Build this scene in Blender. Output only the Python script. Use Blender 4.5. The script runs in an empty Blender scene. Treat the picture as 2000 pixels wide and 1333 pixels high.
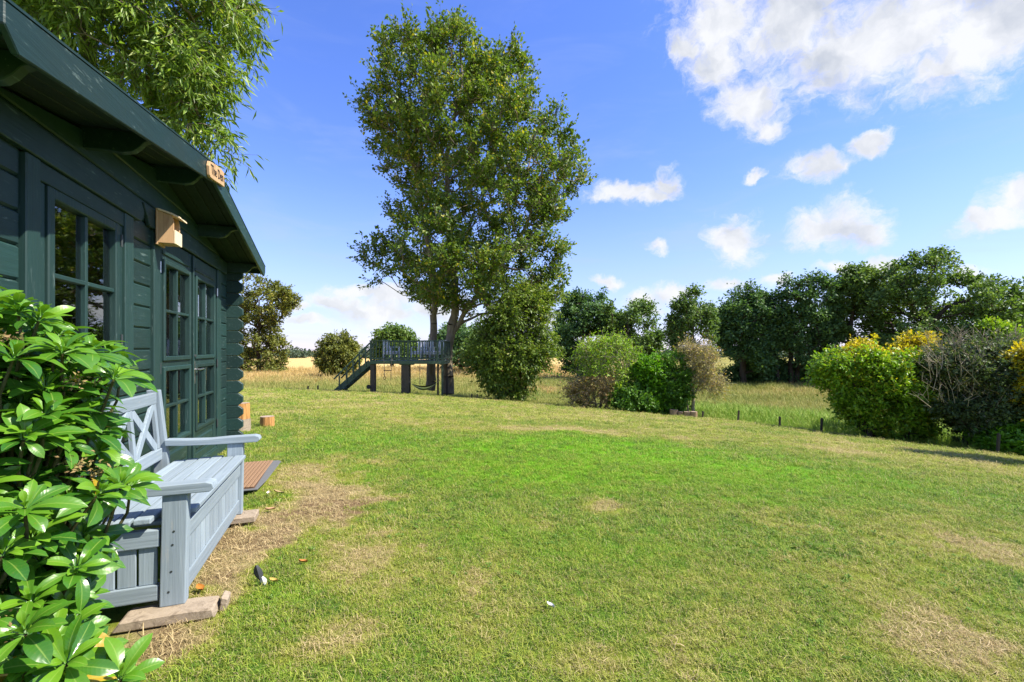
import bpy, bmesh, math, random
import numpy as np
from mathutils import Vector, Matrix, Euler
from math import radians as RAD, sin, cos, pi

random.seed(7)
rng = np.random.default_rng(11)
C = bpy.context.scene.collection
SC = bpy.context.scene

# ------------------------------------------------------------------ camera, sky, sun, exposure
F, CX, HY, EYE = 889.0, 1000.0, 683.0, 1.2          # photo: focal length in px, centre column, horizon row, eye height
TH = math.atan((CX - 675.0) / F)                     # the cabin front is turned this much from the view axis
CT, ST = cos(TH), sin(TH)

cam = bpy.data.cameras.new('camera')
cam.sensor_width = 36.0
cam.lens = F * 36 / 2000
cam.shift_y = (HY - 666.5) / 2000
cam.clip_start, cam.clip_end = 0.05, 3000
camo = bpy.data.objects.new('camera', cam)
camo.location = (0, 0, EYE)
camo.rotation_euler = (pi / 2, 0, 0)
C.objects.link(camo)
SC.camera = camo

SUN_AZ, SUN_EL = 100.0, 50.0                           # azimuth clockwise from +Y (ahead), elevation
SUN_DIR = Vector((sin(RAD(SUN_AZ)) * cos(RAD(SUN_EL)), cos(RAD(SUN_AZ)) * cos(RAD(SUN_EL)), sin(RAD(SUN_EL))))
sun = bpy.data.lights.new('sun', 'SUN')
sun.energy = 5.0
sun.angle = RAD(0.53)
sun.color = (1.0, 0.93, 0.80)
suno = bpy.data.objects.new('sun', sun)
suno.rotation_euler = SUN_DIR.to_track_quat('Z', 'Y').to_euler()
suno.location = SUN_DIR * 50
C.objects.link(suno)

SC.view_settings.view_transform = 'Standard'
SC.view_settings.look = 'None'
SC.view_settings.exposure = 1.0
SC.view_settings.gamma = 1
SC.view_settings.use_curve_mapping = False


class NT:
    """small node-tree writer"""
    def __init__(s, tree):
        s.t = tree
        s.n = tree.nodes
        s.n.clear()

    def node(s, kind, **kw):
        nd = s.n.new(kind)
        for k, v in kw.items():
            setattr(nd, k, v)
        return nd

    def put(s, sock, val):
        if val is None:
            return
        if isinstance(val, bpy.types.NodeSocket):
            s.t.links.new(val, sock)
        else:
            if isinstance(val, (tuple, list)) and len(val) == 3 and sock.type == 'RGBA':
                val = (*val, 1)
            sock.default_value = val

    def m(s, op, a, b=None, c=None, clamp=False):
        nd = s.node('ShaderNodeMath', operation=op, use_clamp=clamp)
        for i, x in enumerate((a, b, c)):
            s.put(nd.inputs[i], x)
        return nd.outputs[0]

    def vm(s, op, a, b=None, scale=None):
        nd = s.node('ShaderNodeVectorMath', operation=op)
        s.put(nd.inputs[0], a)
        if b is not None:
            s.put(nd.inputs[1], b)
        if scale is not None:
            s.put(nd.inputs['Scale'], scale)
        return nd.outputs['Value'] if op in ('LENGTH', 'DOT_PRODUCT', 'DISTANCE') else nd.outputs[0]

    def mix(s, f, a, b, blend='MIX'):
        nd = s.node('ShaderNodeMix', data_type='RGBA', blend_type=blend)
        s.put(nd.inputs[0], f)
        s.put(nd.inputs[6], a)
        s.put(nd.inputs[7], b)
        return nd.outputs[2]

    def noise(s, vec, scale, detail=4, rough=0.55, dist=0.0, color=False, dims='3D'):
        nd = s.node('ShaderNodeTexNoise', noise_dimensions=dims)
        s.put(nd.inputs['Vector'], vec)
        nd.inputs['Scale'].default_value = scale
        nd.inputs['Detail'].default_value = detail
        nd.inputs['Roughness'].default_value = rough
        nd.inputs['Distortion'].default_value = dist
        return nd.outputs['Color' if color else 'Fac']

    def rng(s, v, a, b, c=0.0, d=1.0, smooth=False):
        nd = s.node('ShaderNodeMapRange', interpolation_type='SMOOTHSTEP' if smooth else 'LINEAR')
        s.put(nd.inputs[0], v)
        for i, x in enumerate((a, b, c, d)):
            s.put(nd.inputs[i + 1], x)
        return nd.outputs[0]

    def ramp(s, fac, stops):
        nd = s.node('ShaderNodeValToRGB')
        el = nd.color_ramp.elements
        while len(el) < len(stops):
            el.new(0.5)
        for e, (p, c) in zip(el, stops):
            e.position = p
            e.color = (*c, 1)
        s.put(nd.inputs[0], fac)
        return nd.outputs[0]

    def scale3(s, vec, sc):
        nd = s.node('ShaderNodeMapping')
        s.put(nd.inputs[0], vec)
        nd.inputs['Scale'].default_value = sc
        return nd.outputs[0]


def px_dir(x, y):
    tx, ty = (x - CX) / F, (HY - y) / F
    return math.atan(tx), math.atan2(ty, math.hypot(1, tx))


def make_world():
    w = bpy.data.worlds.new('World')
    SC.world = w
    w.use_nodes = True
    t = NT(w.node_tree)
    sky = t.node('ShaderNodeTexSky', sky_type='NISHITA', sun_disc=False)
    sky.sun_elevation = RAD(SUN_EL)
    sky.sun_rotation = RAD(SUN_AZ)
    sky.air_density, sky.dust_density, sky.ozone_density = 1.0, 0.25, 2.2
    hs = t.node('ShaderNodeHueSaturation')
    hs.inputs['Saturation'].default_value = 1.12
    hs.inputs['Value'].default_value = 1.0
    t.put(hs.inputs['Color'], sky.outputs[0])
    d = t.node('ShaderNodeTexCoord').outputs['Generated']
    sep = t.node('ShaderNodeSeparateXYZ')
    t.put(sep.inputs[0], d)
    az = t.m('ARCTAN2', sep.outputs[0], sep.outputs[1])
    el = t.m('ARCSINE', sep.outputs[2])
    # air tint: a touch more violet towards the horizon, deeper blue overhead
    skyc = t.mix(1.0, hs.outputs[0], t.mix(t.rng(el, 0.05, 0.60, 0, 1, True), (0.86, 0.78, 1.06), (0.76, 0.77, 1.18)), 'MULTIPLY')
    cb = t.node('ShaderNodeCombineXYZ')
    t.put(cb.inputs[0], az)
    t.put(cb.inputs[1], el)
    p = cb.outputs[0]
    # ragged outlines: bend the lookup with two sizes of noise
    n1 = t.noise(p, 9.0, 3, 0.55, color=True)
    n2 = t.noise(p, 34.0, 5, 0.62, color=True)
    w1 = t.vm('SCALE', t.vm('SUBTRACT', n1, (0.5, 0.5, 0.5)), scale=0.075)
    w2 = t.vm('SCALE', t.vm('SUBTRACT', n2, (0.5, 0.5, 0.5)), scale=0.030)
    q = t.vm('ADD', t.vm('ADD', p, w1), w2)
    blobs = [  # x, y, rx, ry, tilt in the photo's degrees
        (1400, 45, 90, 80, 0), (1400, 120, 55, 60, 30), (1540, 40, 150, 100, 0), (1640, 110, 130, 95, 10), (1760, 70, 190, 120, -5),
        (1910, 60, 160, 120, -15), (1850, 130, 110, 55, -20), (1640, -110, 330, 150, 0), (1960, -100, 300, 170, 0), (2150, 20, 160, 110, -15), (1980, 20, 120, 90, 0),
        (1470, 205, 78, 58, 20), (1500, 252, 36, 28, 40), (1340, 95, 45, 32, 20),
        (1690, 283, 54, 22, -8), (1592, 327, 58, 26, 0), (1478, 341, 26, 9, 0),
        (1225, 376, 82, 20, 6), (1300, 358, 30, 34, 30), (1275, 385, 50, 16, 0),
        (1437, 468, 52, 48, -35), (1600, 440, 70, 42, 0), (1650, 430, 62, 52, 0), (1690, 455, 50, 28, 20),
        (1920, 430, 80, 20, -12), (1985, 385, 80, 34, -20), (2120, 420, 120, 40, 0),
        (1281, 487, 19, 13, 20), (1190, 548, 30, 13, 10), (1310, 578, 52, 20, 0), (1258, 592, 42, 20, 8), (1420, 560, 40, 14, 0), (1510, 545, 30, 14, 0),
        (1640, 522, 48, 13, 0), (1708, 518, 56, 19, 0), (1890, 530, 40, 16, 0),
        (660, 588, 70, 17, 5), (730, 605, 90, 24, 8), (600, 628, 54, 13, 0), (700, 570, 70, 14, 3), (760, 580, 60, 20, 0), (580, 592, 34, 14, 0), (1010, 620, 90, 22, 0), (850, 600, 70, 22, 0),
    ]
    best = None
    under = None
    for (x, y, rx, ry, tilt) in blobs:
        a0, e0 = px_dir(x, y)
        ra = abs(px_dir(x + rx, y)[0] - px_dir(x - rx, y)[0]) / 2
        re = abs(px_dir(x, y - ry)[1] - px_dir(x, y + ry)[1]) / 2
        mp = t.node('ShaderNodeMapping', vector_type='TEXTURE')
        t.put(mp.inputs[0], q)
        mp.inputs['Location'].default_value = (a0, e0, 0)
        mp.inputs['Rotation'].default_value = (0, 0, -RAD(tilt))
        mp.inputs['Scale'].default_value = (ra * 1.15, re * 1.15, 1)
        f = t.m('SUBTRACT', 1.0, t.vm('LENGTH', mp.outputs[0]))
        best = f if best is None else t.m('SMOOTH_MAX', best, f, 0.25)
    # the sky outside the picture goes on with clouds of the same kind
    far = t.noise(p, 2.3, 3, 0.5)
    out_l = t.rng(az, RAD(-50), RAD(-58), 0, 1, True)
    out_r = t.rng(az, RAD(53), RAD(60), 0, 1, True)
    out_t = t.rng(el, RAD(44), RAD(54), 0, 1, True)
    outm = t.m('MAXIMUM', t.m('MAXIMUM', out_l, out_r), out_t)
    gen = t.m('SUBTRACT', t.m('MULTIPLY', t.m('ADD', t.m('MULTIPLY', t.m('SUBTRACT', far, 0.54), 6.0), t.m('MULTIPLY', t.m('SUBTRACT', t.noise(q, 14, 5, 0.6), 0.5), 2.0)), outm), t.m('MULTIPLY', t.m('SUBTRACT', 1.0, outm), 5.0))
    best = t.m('MAXIMUM', best, gen)
    det = t.noise(q, 42.0, 7, 0.66)
    wisp = t.noise(t.scale3(q, (1.0, 1.7, 1.0)), 17.0, 8, 0.68, 0.5)
    f2 = t.m('ADD', t.m('MULTIPLY', best, 1.45), t.m('ADD', t.m('MULTIPLY', t.m('SUBTRACT', det, 0.5), 1.1), t.m('MULTIPLY', t.m('SUBTRACT', wisp, 0.52), 2.0)))
    alpha = t.rng(f2, -0.28, 0.95, 0, 1, True)
    # relief: noise difference towards the sun, soft grey where the cloud is thick
    lo = t.noise(q, 15.0, 5, 0.55)
    lo2 = t.noise(t.vm('ADD', q, (0.022, 0.020, 0)), 15.0, 5, 0.55)
    rel = t.m('SUBTRACT', lo, lo2)
    thick = t.m('MULTIPLY', t.rng(best, 0.02, 0.55, 0, 1, True), t.rng(t.noise(q, 5.5, 4, 0.6), 0.36, 0.66, 0.15, 1.0, True))
    elm = t.rng(el, RAD(8), RAD(27), 0.35, 1.0)
    shade = t.m('ADD', t.m('MULTIPLY', t.m('MULTIPLY', thick, elm), 0.85), t.m('MULTIPLY', rel, -1.5), clamp=True)
    cc = t.mix(shade, (3.65, 3.7, 3.8), (2.25, 2.42, 2.72))
    # thin high veil
    veil = t.noise(t.scale3(p, (2.2, 9.0, 1.0)), 1.6, 5, 0.6, 0.6)
    va = t.m('MULTIPLY', t.rng(veil, 0.46, 0.78, 0, 0.42, True), t.rng(el, 0.0, 0.5, 1.0, 0.25))
    hz = t.rng(el, 0.0, 0.36, 0.48, 0.0, True)
    skyv = t.mix(va, skyc, (2.3, 2.65, 3.7))
    skyv = t.mix(hz, skyv, (1.75, 2.22, 3.6))
    col = t.mix(t.m('MULTIPLY', alpha, 0.97), skyv, cc)
    bg = t.node('ShaderNodeBackground')
    t.put(bg.inputs[0], col)
    bg.inputs[1].default_value = 0.135
    o = t.node('ShaderNodeOutputWorld')
    t.t.links.new(bg.outputs[0], o.inputs[0])


make_world()

# ------------------------------------------------------------------ numeric helpers


def P(x, y, z):
    """photo pixel at depth z (metres ahead) -> place"""
    return Vector(((x - CX) / F * z, z, EYE - (y - HY) / F * z))


def _hash(ix, iy, iz, seed):
    h = (ix * 374761393 + iy * 668265263 + iz * 2147483647 + seed * 974711) & 0xFFFFFFFF
    h = ((h ^ (h >> 13)) * 1274126177) & 0xFFFFFFFF
    return ((h ^ (h >> 16)) & 0xFFFF) / 65535.0


def vnoise(x, y, z=None, seed=0):
    x = np.asarray(x, float)
    y = np.asarray(y, float)
    z = np.zeros_like(x) if z is None else np.asarray(z, float)
    ix, iy, iz = (np.floor(a).astype(np.int64) for a in (x, y, z))
    fx, fy, fz = x - ix, y - iy, z - iz
    fx, fy, fz = (a * a * (3 - 2 * a) for a in (fx, fy, fz))
    r = 0
    for dx in (0, 1):
        for dy in (0, 1):
            for dz in (0, 1):
                w = (fx if dx else 1 - fx) * (fy if dy else 1 - fy) * (fz if dz else 1 - fz)
                r = r + w * _hash(ix + dx, iy + dy, iz + dz, seed)
    return r


def fbm(x, y, seed=0, octs=4):
    s, a, tot = 0, 1.0, 0
    for i in range(octs):
        s = s + a * vnoise(np.asarray(x) * 2 ** i, np.asarray(y) * 2 ** i, None, seed + i)
        tot += a
        a *= 0.55
    return s / tot


def sstep(v, a, b):
    t = np.clip((v - a) / (b - a), 0, 1)
    return t * t * (3 - 2 * t)


# lawn edge: (photo column, depth, ground height) - a mown mound that falls away to the meadow
_edge = [(470, 20.0, -.49), (650, 21.0, -.69), (800, 21.5, -.90), (1000, 20.5, -1.15), (1150, 19.5, -1.30), (1300, 18.0, -1.41),
         (1450, 16.5, -1.43), (1640, 14.5, -1.52), (1800, 13.0, -1.53), (2000, 11.4, -1.52)]
_az = [-180, -75, -50] + [math.degrees(math.atan((x - CX) / F)) for x, z, h in _edge] + [62, 80, 180]
_R = [19, 20, 21] + [math.hypot(z, (x - CX) / F * z) for x, z, h in _edge] + [17, 17, 19]
_H = [-.4, -.3, -.3] + [h for x, z, h in _edge] + [-1.5, -1.3, -.4]


def edge_R(az):
    return np.interp(np.degrees(az), _az, _R)


def ground(x, y, lawn_only=False):
    x = np.asarray(x, float)
    y = np.asarray(y, float)
    az = np.arctan2(x, y)
    r = np.hypot(x, y)
    R = edge_R(az)
    H = np.interp(np.degrees(az), _az, _H)
    inside = H * (np.minimum(r, R if not lawn_only else r) / R) ** 1.7
    far = -2.0 + 0.35 * (fbm(x / 14, y / 14, 5, 2) - .5)
    out = inside + (far - inside) * (1 - np.exp(-np.maximum(r - R, 0) / 4.0))
    bump = 0.03 * (fbm(x / 1.7, y / 1.7, 3, 3) - .5) * np.clip(r / 6, 0, 1)
    return out + bump


def gz(x, y):
    return float(ground(x, y))


def px_ground(x, y):
    """where the ray through a photo pixel meets the ground"""
    z = np.concatenate([np.arange(1.0, 12, .01), np.arange(12, 160, .05)])
    X = (x - CX) / F * z
    Z = EYE - (y - HY) / F * z
    k = np.argmax(Z <= ground(X, z))
    return Vector((X[k], z[k], ground(X[k], z[k])))


def on_ground(x, z):
    X = (x - CX) / F * z
    return Vector((X, z, gz(X, z)))


# ------------------------------------------------------------------ mesh helpers


class MB:
    def __init__(s):
        s.v, s.f = [], []

    def add(s, vs, fs):
        b = len(s.v)
        s.v += [tuple(v) for v in vs]
        s.f += [tuple(b + i for i in f) for f in fs]
        return s

    def box(s, x0, x1, y0, y1, z0, z1, M=None):
        vs = [Vector((x, y, z)) for z in (z0, z1) for y in (y0, y1) for x in (x0, x1)]
        if M is not None:
            vs = [M @ v for v in vs]
        return s.add(vs, [(0, 2, 3, 1), (4, 5, 7, 6), (0, 1, 5, 4), (2, 6, 7, 3), (0, 4, 6, 2), (1, 3, 7, 5)])

    def beam(s, a, b, w, h, up=(0, 0, 1)):
        """box from a to b; w across, h along 'up'"""
        a, b = Vector(a), Vector(b)
        d = (b - a)
        L = d.length
        d.normalize()
        side = d.cross(Vector(up))
        if side.length < 1e-5:
            side = d.cross(Vector((0, 1, 0)))
        side.normalize()
        u = side.cross(d)
        M = Matrix((( d.x, side.x, u.x, a.x), (d.y, side.y, u.y, a.y), (d.z, side.z, u.z, a.z), (0, 0, 0, 1)))
        return s.box(0, L, -w / 2, w / 2, -h / 2, h / 2, M)

    def prism(s, poly, axis, a, b):
        """poly in the plane across axis ('x': (y,z), 'y': (x,z), 'z': (x,y)) pushed from a to b"""
        n = len(poly)

        def mk(p, t):
            return {'x': (t, p[0], p[1]), 'y': (p[0], t, p[1]), 'z': (p[0], p[1], t)}[axis]
        vs = [mk(p, a) for p in poly] + [mk(p, b) for p in poly]
        fs = [tuple(range(n))[::-1], tuple(range(n, 2 * n))] + [(i, (i + 1) % n, n + (i + 1) % n, n + i) for i in range(n)]
        return s.add(vs, fs)

    def tube(s, pts, rad, n=8, caps=True):
        pts = [Vector(p) for p in pts]
        if not isinstance(rad, (list, tuple, np.ndarray)):
            rad = [rad] * len(pts)
        base = len(s.v)
        ref = None
        for i, p in enumerate(pts):
            d = (pts[min(i + 1, len(pts) - 1)] - pts[max(i - 1, 0)])
            if d.length < 1e-9:
                d = Vector((0, 0, 1))
            d.normalize()
            if ref is None:
                ref = d.orthogonal().normalized()
            ref = (ref - d * ref.dot(d))
            ref = ref.normalized() if ref.length > 1e-6 else d.orthogonal().normalized()
            bi = d.cross(ref)
            for k in range(n):
                a = 2 * pi * k / n
                s.v.append(tuple(p + (ref * cos(a) + bi * sin(a)) * rad[i]))
        for i in range(len(pts) - 1):
            for k in range(n):
                a, b = base + i * n + k, base + i * n + (k + 1) % n
                s.f.append((a, b, b + n, a + n))
        if caps:
            s.f.append(tuple(base + k for k in range(n))[::-1])
            s.f.append(tuple(base + (len(pts) - 1) * n + k for k in range(n)))
        return s

    def build(s, name, mat, parent=None, org=(0, 0, 0), bevel=0.0, smooth=False, seg=1):
        me = bpy.data.meshes.new(name)
        o_ = Vector(org)
        me.from_pydata([tuple(Vector(v) - o_) for v in s.v], [], s.f)
        bm = bmesh.new()
        bm.from_mesh(me)
        bmesh.ops.recalc_face_normals(bm, faces=bm.faces)
        if bevel > 0:
            bmesh.ops.bevel(bm, geom=list(bm.edges), offset=bevel, segments=seg, affect='EDGES', profile=0.6)
        bm.to_mesh(me)
        bm.free()
        if smooth:
            for p in me.polygons:
                p.use_smooth = True
        me.materials.append(mat)
        ob = bpy.data.objects.new(name, me)
        C.objects.link(ob)
        ob.parent = parent
        return ob


def tag(o, label=None, cat=None, group=None, kind=None):
    for k, v in (('label', label), ('category', cat), ('group', group), ('kind', kind)):
        if v:
            o[k] = v
    return o


def thing(name, label, cat, loc, rz=0.0, group=None):
    o = bpy.data.objects.new(name, None)
    o.empty_display_size = 0.2
    C.objects.link(o)
    o.location = loc
    o.rotation_euler = (0, 0, rz)
    return tag(o, label, cat, group)


def copy_tree(o, parent=None):
    c = o.copy()
    C.objects.link(c)
    c.parent = parent
    for ch in o.children:
        copy_tree(ch, c)
    return c


def again(src, loc, parent):
    """the same piece once more, sharing its mesh"""
    c = src.copy()
    C.objects.link(c)
    c.parent = parent
    c.location = loc
    return c


def fast_mesh(name, verts, quads=None, tris=None, smooth=False):
    """numpy arrays -> mesh"""
    me = bpy.data.meshes.new(name)
    verts = np.asarray(verts, np.float32)
    me.vertices.add(len(verts))
    me.vertices.foreach_set('co', verts.ravel())
    nq = 0 if quads is None else len(quads)
    nt = 0 if tris is None else len(tris)
    li = np.concatenate([np.asarray(a, np.int32).ravel() for a in (quads, tris) if a is not None and len(a)])
    me.loops.add(len(li))
    me.loops.foreach_set('vertex_index', li)
    me.polygons.add(nq + nt)
    st = np.concatenate([np.arange(nq) * 4, nq * 4 + np.arange(nt) * 3]).astype(np.int32)
    me.polygons.foreach_set('loop_start', st)
    if smooth:
        me.polygons.foreach_set('use_smooth', np.ones(nq + nt, bool))
    me.update(calc_edges=True)
    return me


def mesh_obj(name, me, mat, parent=None):
    me.materials.append(mat)
    o = bpy.data.objects.new(name, me)
    C.objects.link(o)
    o.parent = parent
    return o


def attr(me, name, vals):
    a = me.attributes.new(name, 'FLOAT', 'POINT')
    a.data.foreach_set('value', np.asarray(vals, np.float32).ravel())


# ------------------------------------------------------------------ materials


def material(name):
    m = bpy.data.materials.new(name)
    m.use_nodes = True
    t = NT(m.node_tree)
    out = t.node('ShaderNodeOutputMaterial')
    return m, t, out


def principled(t, out, base, rough=0.6, spec=0.4, bump=None, bstr=0.3, bdist=0.01, **kw):
    b = t.node('ShaderNodeBsdfPrincipled')
    t.put(b.inputs['Base Color'], base)
    t.put(b.inputs['Roughness'], rough)
    t.put(b.inputs['Specular IOR Level'], spec)
    for k, v in kw.items():
        t.put(b.inputs[k], v)
    if bump is not None:
        bp = t.node('ShaderNodeBump')
        bp.inputs['Strength'].default_value = bstr
        bp.inputs['Distance'].default_value = bdist
        t.put(bp.inputs['Height'], bump)
        t.put(b.inputs['Normal'], bp.outputs[0])
    if out is not None:
        t.t.links.new(b.outputs[0], out.inputs[0])
    return b


def painted_wood(name, col, dark, grain=(3, 60, 60), rough=0.5, worn=None, wear=0.0, spec=0.35, var=0.25):
    """paint over sawn timber; the grain runs along the axis with the small number"""
    m, t, out = material(name)
    co = t.node('ShaderNodeTexCoord').outputs['Object']
    oi = t.node('ShaderNodeObjectInfo').outputs['Random']
    sh = t.node('ShaderNodeCombineXYZ')
    t.put(sh.inputs[0], t.m('MULTIPLY', oi, 17.0))
    t.put(sh.inputs[2], t.m('MULTIPLY', oi, 9.0))
    co2 = t.vm('ADD', co, sh.outputs[0])
    g = t.noise(t.scale3(co2, grain), 1.0, 5, 0.6, 0.4)
    big = t.noise(co2, 2.2, 4, 0.6)
    c = t.mix(t.rng(g, 0.35, 0.7), col, dark)
    c = t.mix(t.m('MULTIPLY', t.rng(big, 0.35, 0.75), 0.5), c, tuple(x * 0.72 for x in col))
    tint = t.rng(oi, 0, 1, 1 - var, 1 + var)
    c = t.mix(1.0, c, t.vm('SCALE', (1, 1, 1), scale=tint), 'MULTIPLY')
    if worn:
        sp = t.noise(t.scale3(co2, tuple(3 + x * .5 for x in grain)), 1.3, 6, 0.7)
        c = t.mix(t.m('MULTIPLY', t.rng(sp, 0.60, 0.70), wear), c, worn)
    ro = t.rng(big, 0.3, 0.7, rough - 0.08, rough + 0.12)
    principled(t, out, c, ro, spec, g, 0.5, 0.004)
    return m


def bare_wood(name, c1, c2, c3, grain=(4, 50, 50), rough=0.7, bump=0.4):
    m, t, out = material(name)
    co = t.node('ShaderNodeTexCoord').outputs['Object']
    oi = t.node('ShaderNodeObjectInfo').outputs['Random']
    sh = t.node('ShaderNodeCombineXYZ')
    t.put(sh.inputs[1], t.m('MULTIPLY', oi, 7.0))
    co = t.vm('ADD', co, sh.outputs[0])
    w = t.noise(t.scale3(co, grain), 1.0, 6, 0.65, 0.8)
    b = t.noise(co, 6.0, 4, 0.6)
    c = t.ramp(w, [(0.3, c1), (0.5, c2), (0.72, c3)])
    c = t.mix(t.rng(b, 0.45, 0.75, 0, 0.45), c, tuple(x * .6 for x in c2))
    principled(t, out, c, rough, 0.25, w, bump, 0.006)
    return m


def leaf_material(name, c_dark, c_mid, c_light, odd=None, odd_amt=0.0, rough=0.5, trans=0.35, clump=0.6, spec=0.35, tip=None):
    m, t, out = material(name)
    geo = t.node('ShaderNodeNewGeometry')
    r = geo.outputs['Random Per Island']
    pos = geo.outputs['Position']
    cl = t.noise(pos, clump, 3, 0.6)
    f = t.m('ADD', t.m('MULTIPLY', r, 0.65), t.m('MULTIPLY', t.rng(cl, 0.3, 0.7), 0.45), clamp=True)
    c = t.ramp(f, [(0.05, c_dark), (0.5, c_mid), (0.95, c_light)])
    if odd:
        rr = t.m('FRACT', t.m('MULTIPLY', r, 17.31))
        cl2 = t.noise(pos, clump * 1.7, 2, 0.5)
        c = t.mix(t.m('MULTIPLY', t.m('LESS_THAN', rr, odd_amt), t.rng(cl2, 0.35, 0.6)), c, odd)
    b = principled(t, None, c, rough, spec)
    tr = t.node('ShaderNodeBsdfTranslucent')
    t.put(tr.inputs[0], t.mix(1.0, c, (1.25, 1.3, 0.55), 'MULTIPLY'))
    mx = t.node('ShaderNodeMixShader')
    mx.inputs[0].default_value = trans
    t.t.links.new(b.outputs[0], mx.inputs[1])
    t.t.links.new(tr.outputs[0], mx.inputs[2])
    t.t.links.new(mx.outputs[0], out.inputs[0])
    return m


def bark(name, c1, c2, sc=6.0):
    m, t, out = material(name)
    pos = t.node('ShaderNodeNewGeometry').outputs['Position']
    n = t.noise(t.scale3(pos, (sc * 2, sc * 2, sc * .5)), 1.0, 6, 0.65, 0.5)
    b = t.noise(pos, 1.2, 4, 0.6)
    c = t.mix(t.rng(n, 0.3, 0.7), c1, c2)
    c = t.mix(t.rng(b, 0.5, 0.75, 0, 0.5), c, (c1[0] * .7, c1[1] * .95, c1[2] * .6))
    principled(t, out, c, 0.9, 0.15, n, 0.7, 0.03)
    return m


GREEN = painted_wood('dark_green_paint', (0.0165, 0.045, 0.040), (0.012, 0.034, 0.030), (60, 3, 60), 0.48, (0.16, 0.22, 0.20), 0.6)
GREEN_V = painted_wood('dark_green_paint_upright', (0.0165, 0.045, 0.040), (0.012, 0.034, 0.030), (60, 60, 3), 0.48, (0.16, 0.22, 0.20), 0.4)
GREEN_SHADE = painted_wood('dark_green_paint_eaves_shade', (0.009, 0.024, 0.021), (0.006, 0.017, 0.015), (60, 3, 60), 0.65)  # the cabin green darkened, so the shade under the eaves is in the colour
GREY_Y = painted_wood('blue_grey_paint', (0.285, 0.348, 0.390), (0.195, 0.245, 0.280), (70, 2.5, 70), 0.6, (0.36, 0.36, 0.33), 0.5, 0.3, 0.16)
GREY_Z = painted_wood('blue_grey_paint_upright', (0.285, 0.348, 0.390), (0.195, 0.245, 0.280), (70, 70, 2.5), 0.6, (0.36, 0.36, 0.33), 0.5, 0.3, 0.16)
GREY_X = painted_wood('blue_grey_paint_across', (0.285, 0.348, 0.390), (0.195, 0.245, 0.280), (2.5, 70, 70), 0.6, (0.36, 0.36, 0.33), 0.5, 0.3, 0.16)
DECKG = painted_wood('deck_green_stain', (0.062, 0.096, 0.062), (0.042, 0.068, 0.044), (8, 8, 30), 0.7)
PINE = bare_wood('new_pine', (0.50, 0.30, 0.15), (0.56, 0.36, 0.19), (0.36, 0.19, 0.085), (30, 30, 2.2), 0.65, 0.15)
PINE_PALE = bare_wood('pale_pine', (0.74, 0.58, 0.36), (0.78, 0.63, 0.42), (0.62, 0.44, 0.25), (40, 40, 4), 0.65, 0.12)
OLDWOOD = bare_wood('weathered_timber', (0.24, 0.19, 0.135), (0.34, 0.275, 0.20), (0.12, 0.09, 0.06), (20, 20, 20), 0.9, 0.8)
DARKPOST = bare_wood('dark_stake_timber', (0.05, 0.04, 0.03), (0.08, 0.065, 0.05), (0.03, 0.025, 0.02), (40, 40, 5), 0.9, 0.5)
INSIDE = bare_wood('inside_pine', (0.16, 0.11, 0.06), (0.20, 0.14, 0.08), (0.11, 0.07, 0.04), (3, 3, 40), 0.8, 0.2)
LOGSIDE = bare_wood('split_log_side', (0.13, 0.06, 0.02), (0.46, 0.235, 0.075), (0.55, 0.31, 0.12), (34, 34, 3.0), 0.8, 1.0)
LOGTOP = bare_wood('log_end_grain', (0.30, 0.23, 0.17), (0.38, 0.29, 0.21), (0.17, 0.12, 0.08), (9, 9, 9), 0.9, 0.5)
BARK_L = bark('pale_grey_bark', (0.13, 0.105, 0.072), (0.27, 0.225, 0.16), 4)
BARK_D = bark('dark_brown_bark', (0.045, 0.035, 0.025), (0.10, 0.080, 0.058), 4)
BARK_G = bark('grey_dead_twig', (0.24, 0.20, 0.14), (0.42, 0.36, 0.26), 10)
STEM = bark('shrub_stem', (0.075, 0.075, 0.03), (0.14, 0.13, 0.05), 40)


def plain(name, col, rough=0.6, spec=0.4, metal=0.0, nscale=30.0, amt=0.25):
    m, t, out = material(name)
    co = t.node('ShaderNodeTexCoord').outputs['Object']
    n = t.noise(co, nscale, 4, 0.6)
    c = t.mix(t.rng(n, 0.3, 0.7, 0, amt), col, tuple(x * .5 for x in col))
    principled(t, out, c, t.rng(n, .3, .7, rough - .08, rough + .08), spec, n, 0.1, 0.002, Metallic=metal)
    return m


METAL = plain('brushed_steel', (0.55, 0.55, 0.53), 0.35, 0.5, 1.0)
DARKMETAL = plain('dark_hinge_metal', (0.05, 0.06, 0.06), 0.5, 0.5, 0.3)
ROPE = plain('rope', (0.22, 0.18, 0.13), 0.9, 0.1, 0, 200)
CHAIRGREY = plain('chair_grey', (0.62, 0.63, 0.60), 0.6)
CUSHION = plain('chair_cushion', (0.66, 0.66, 0.66), 0.9, 0.1)
BLACK = plain('black_rubber', (0.02, 0.02, 0.02), 0.7)
FELT = plain('roof_felt', (0.05, 0.055, 0.05), 0.95, 0.1, 0, 300, 0.5)
INK = plain('burnt_lettering', (0.035, 0.02, 0.012), 0.8)


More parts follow.
